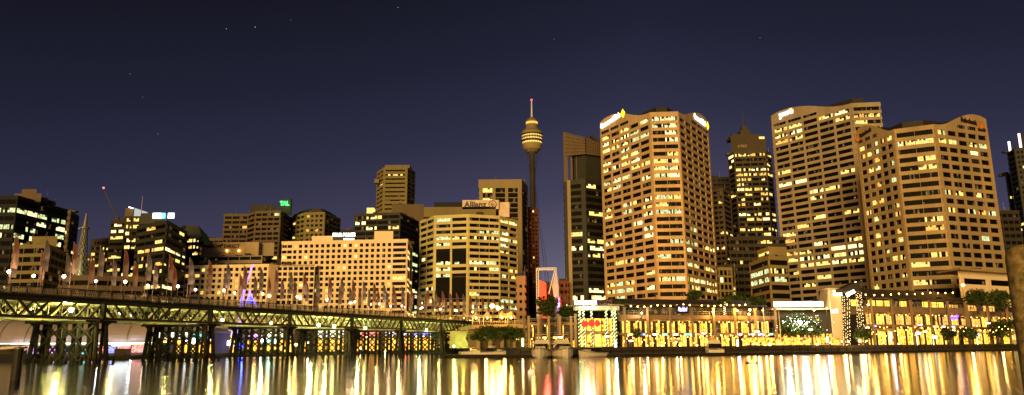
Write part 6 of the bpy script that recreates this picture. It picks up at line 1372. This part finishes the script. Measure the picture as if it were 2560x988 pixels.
# yellow green lit wall and lamps under the bridge end
r = thing('abutment', 'yellow green lit abutment wall under the right end of the bridge', 'abutment', (gx(1185, 250), 250, 1.9)); mb = MB(); mb.box(gx(1125, 252), gx(1262, 252), 252, 254, 1.9, 7.6); mb.build('wall', mat('pale_abutment', (.42, .40, .22), .8, .3, .5), r)
for px in (1135, 1175, 1215, 1240): P = Vector((gx(px, 246), 246, 2.6)); mb = MB(); mb.ball(P, .3, n=8); mb.build('uplight', E['flood'], r); plight(P+Vector((0, -.5, .5)), (.80, 1, .12), 700, .3, r, 'ab')
# festoons of small bulbs added along the promenade cafes for glitter
for i, (p0, p1, y) in enumerate(((1560, 1640, 845), (1645, 1735, 843), (1740, 1840, 841), (1855, 1930, 838), (2175, 2260, 831), (2265, 2345, 826), (2350, 2430, 822), (2435, 2520, 818))):
    Y0 = shoreY(gx(p0, 190))+8; Y1 = shoreY(gx(p1, 190))+8
    festoon('added string of small warm bulbs over the promenade cafes, %s of eight' % ORD[i].replace('leftmost', 'first').replace(' from left', ''), atY(p0, y, Y0), atY(p1, y, Y1), 11, posts=0, r_=.13, sag=.5, group='added cafe light strings')
# floodlights added on the wharf roofs to wash the tower feet orange
for i, (px, Y, tgt, w_, lb) in enumerate(((1640, 222, (78, 365, 42), 480000, 'added sodium floodlight on the wharf roof in front of the pink tower'), (2060, 236, (175, 392, 45), 330000, 'added sodium floodlight behind the cream pylon aimed at the grey tower'), (2290, 246, (185, 303, 38), 240000, 'added sodium floodlight on the right wharf roof in front of the bank tower'), (1130, 330, (-28, 405, 30), 45000, 'added sodium floodlight behind the market tents aimed at the banded office building'))):
    P = Vector((gx(px, Y, 760), Y, 17.5 if i < 3 else 9)); r = thing('floodlight', lb, 'floodlight', P, 'added floodlights washing the towers'); mb = MB(); mb.box(P.x-.6, P.x+.6, P.y-.3, P.y-.1, P.z-.4, P.z+.4); mb.tube((P.x, P.y-.2, P.z-5), (P.x, P.y-.2, P.z-.4), .08, n=6); mb.build('housing', M['dsteel'], r)
    d = bpy.data.lights.new('added_flood_beam', 'SPOT'); d.energy = w_; d.color = (1, .42, .08); d.spot_size = math.radians(80); d.spot_blend = 1; d.shadow_soft_size = 1.0
    o = bpy.data.objects.new('added_flood_beam', d); COL.objects.link(o); o.location = P; o.rotation_euler = (Vector(tgt)-P).to_track_quat('-Z', 'Y').to_euler(); hang(o, r)

for px, Y, z in ((1215, 179, 3), (1262, 173, 3), (2505, 230, 3.5), (2430, 221, 3), (2160, 199, 3), (1985, 197, 3.2), (2040, 199, 3.2)): plight((gx(px, Y), Y, z), (1, .66, .2), 420, .3, None, 'tree_fill')  # unseen point lights added to brighten the trees; no lamps stand there
flush_windows()
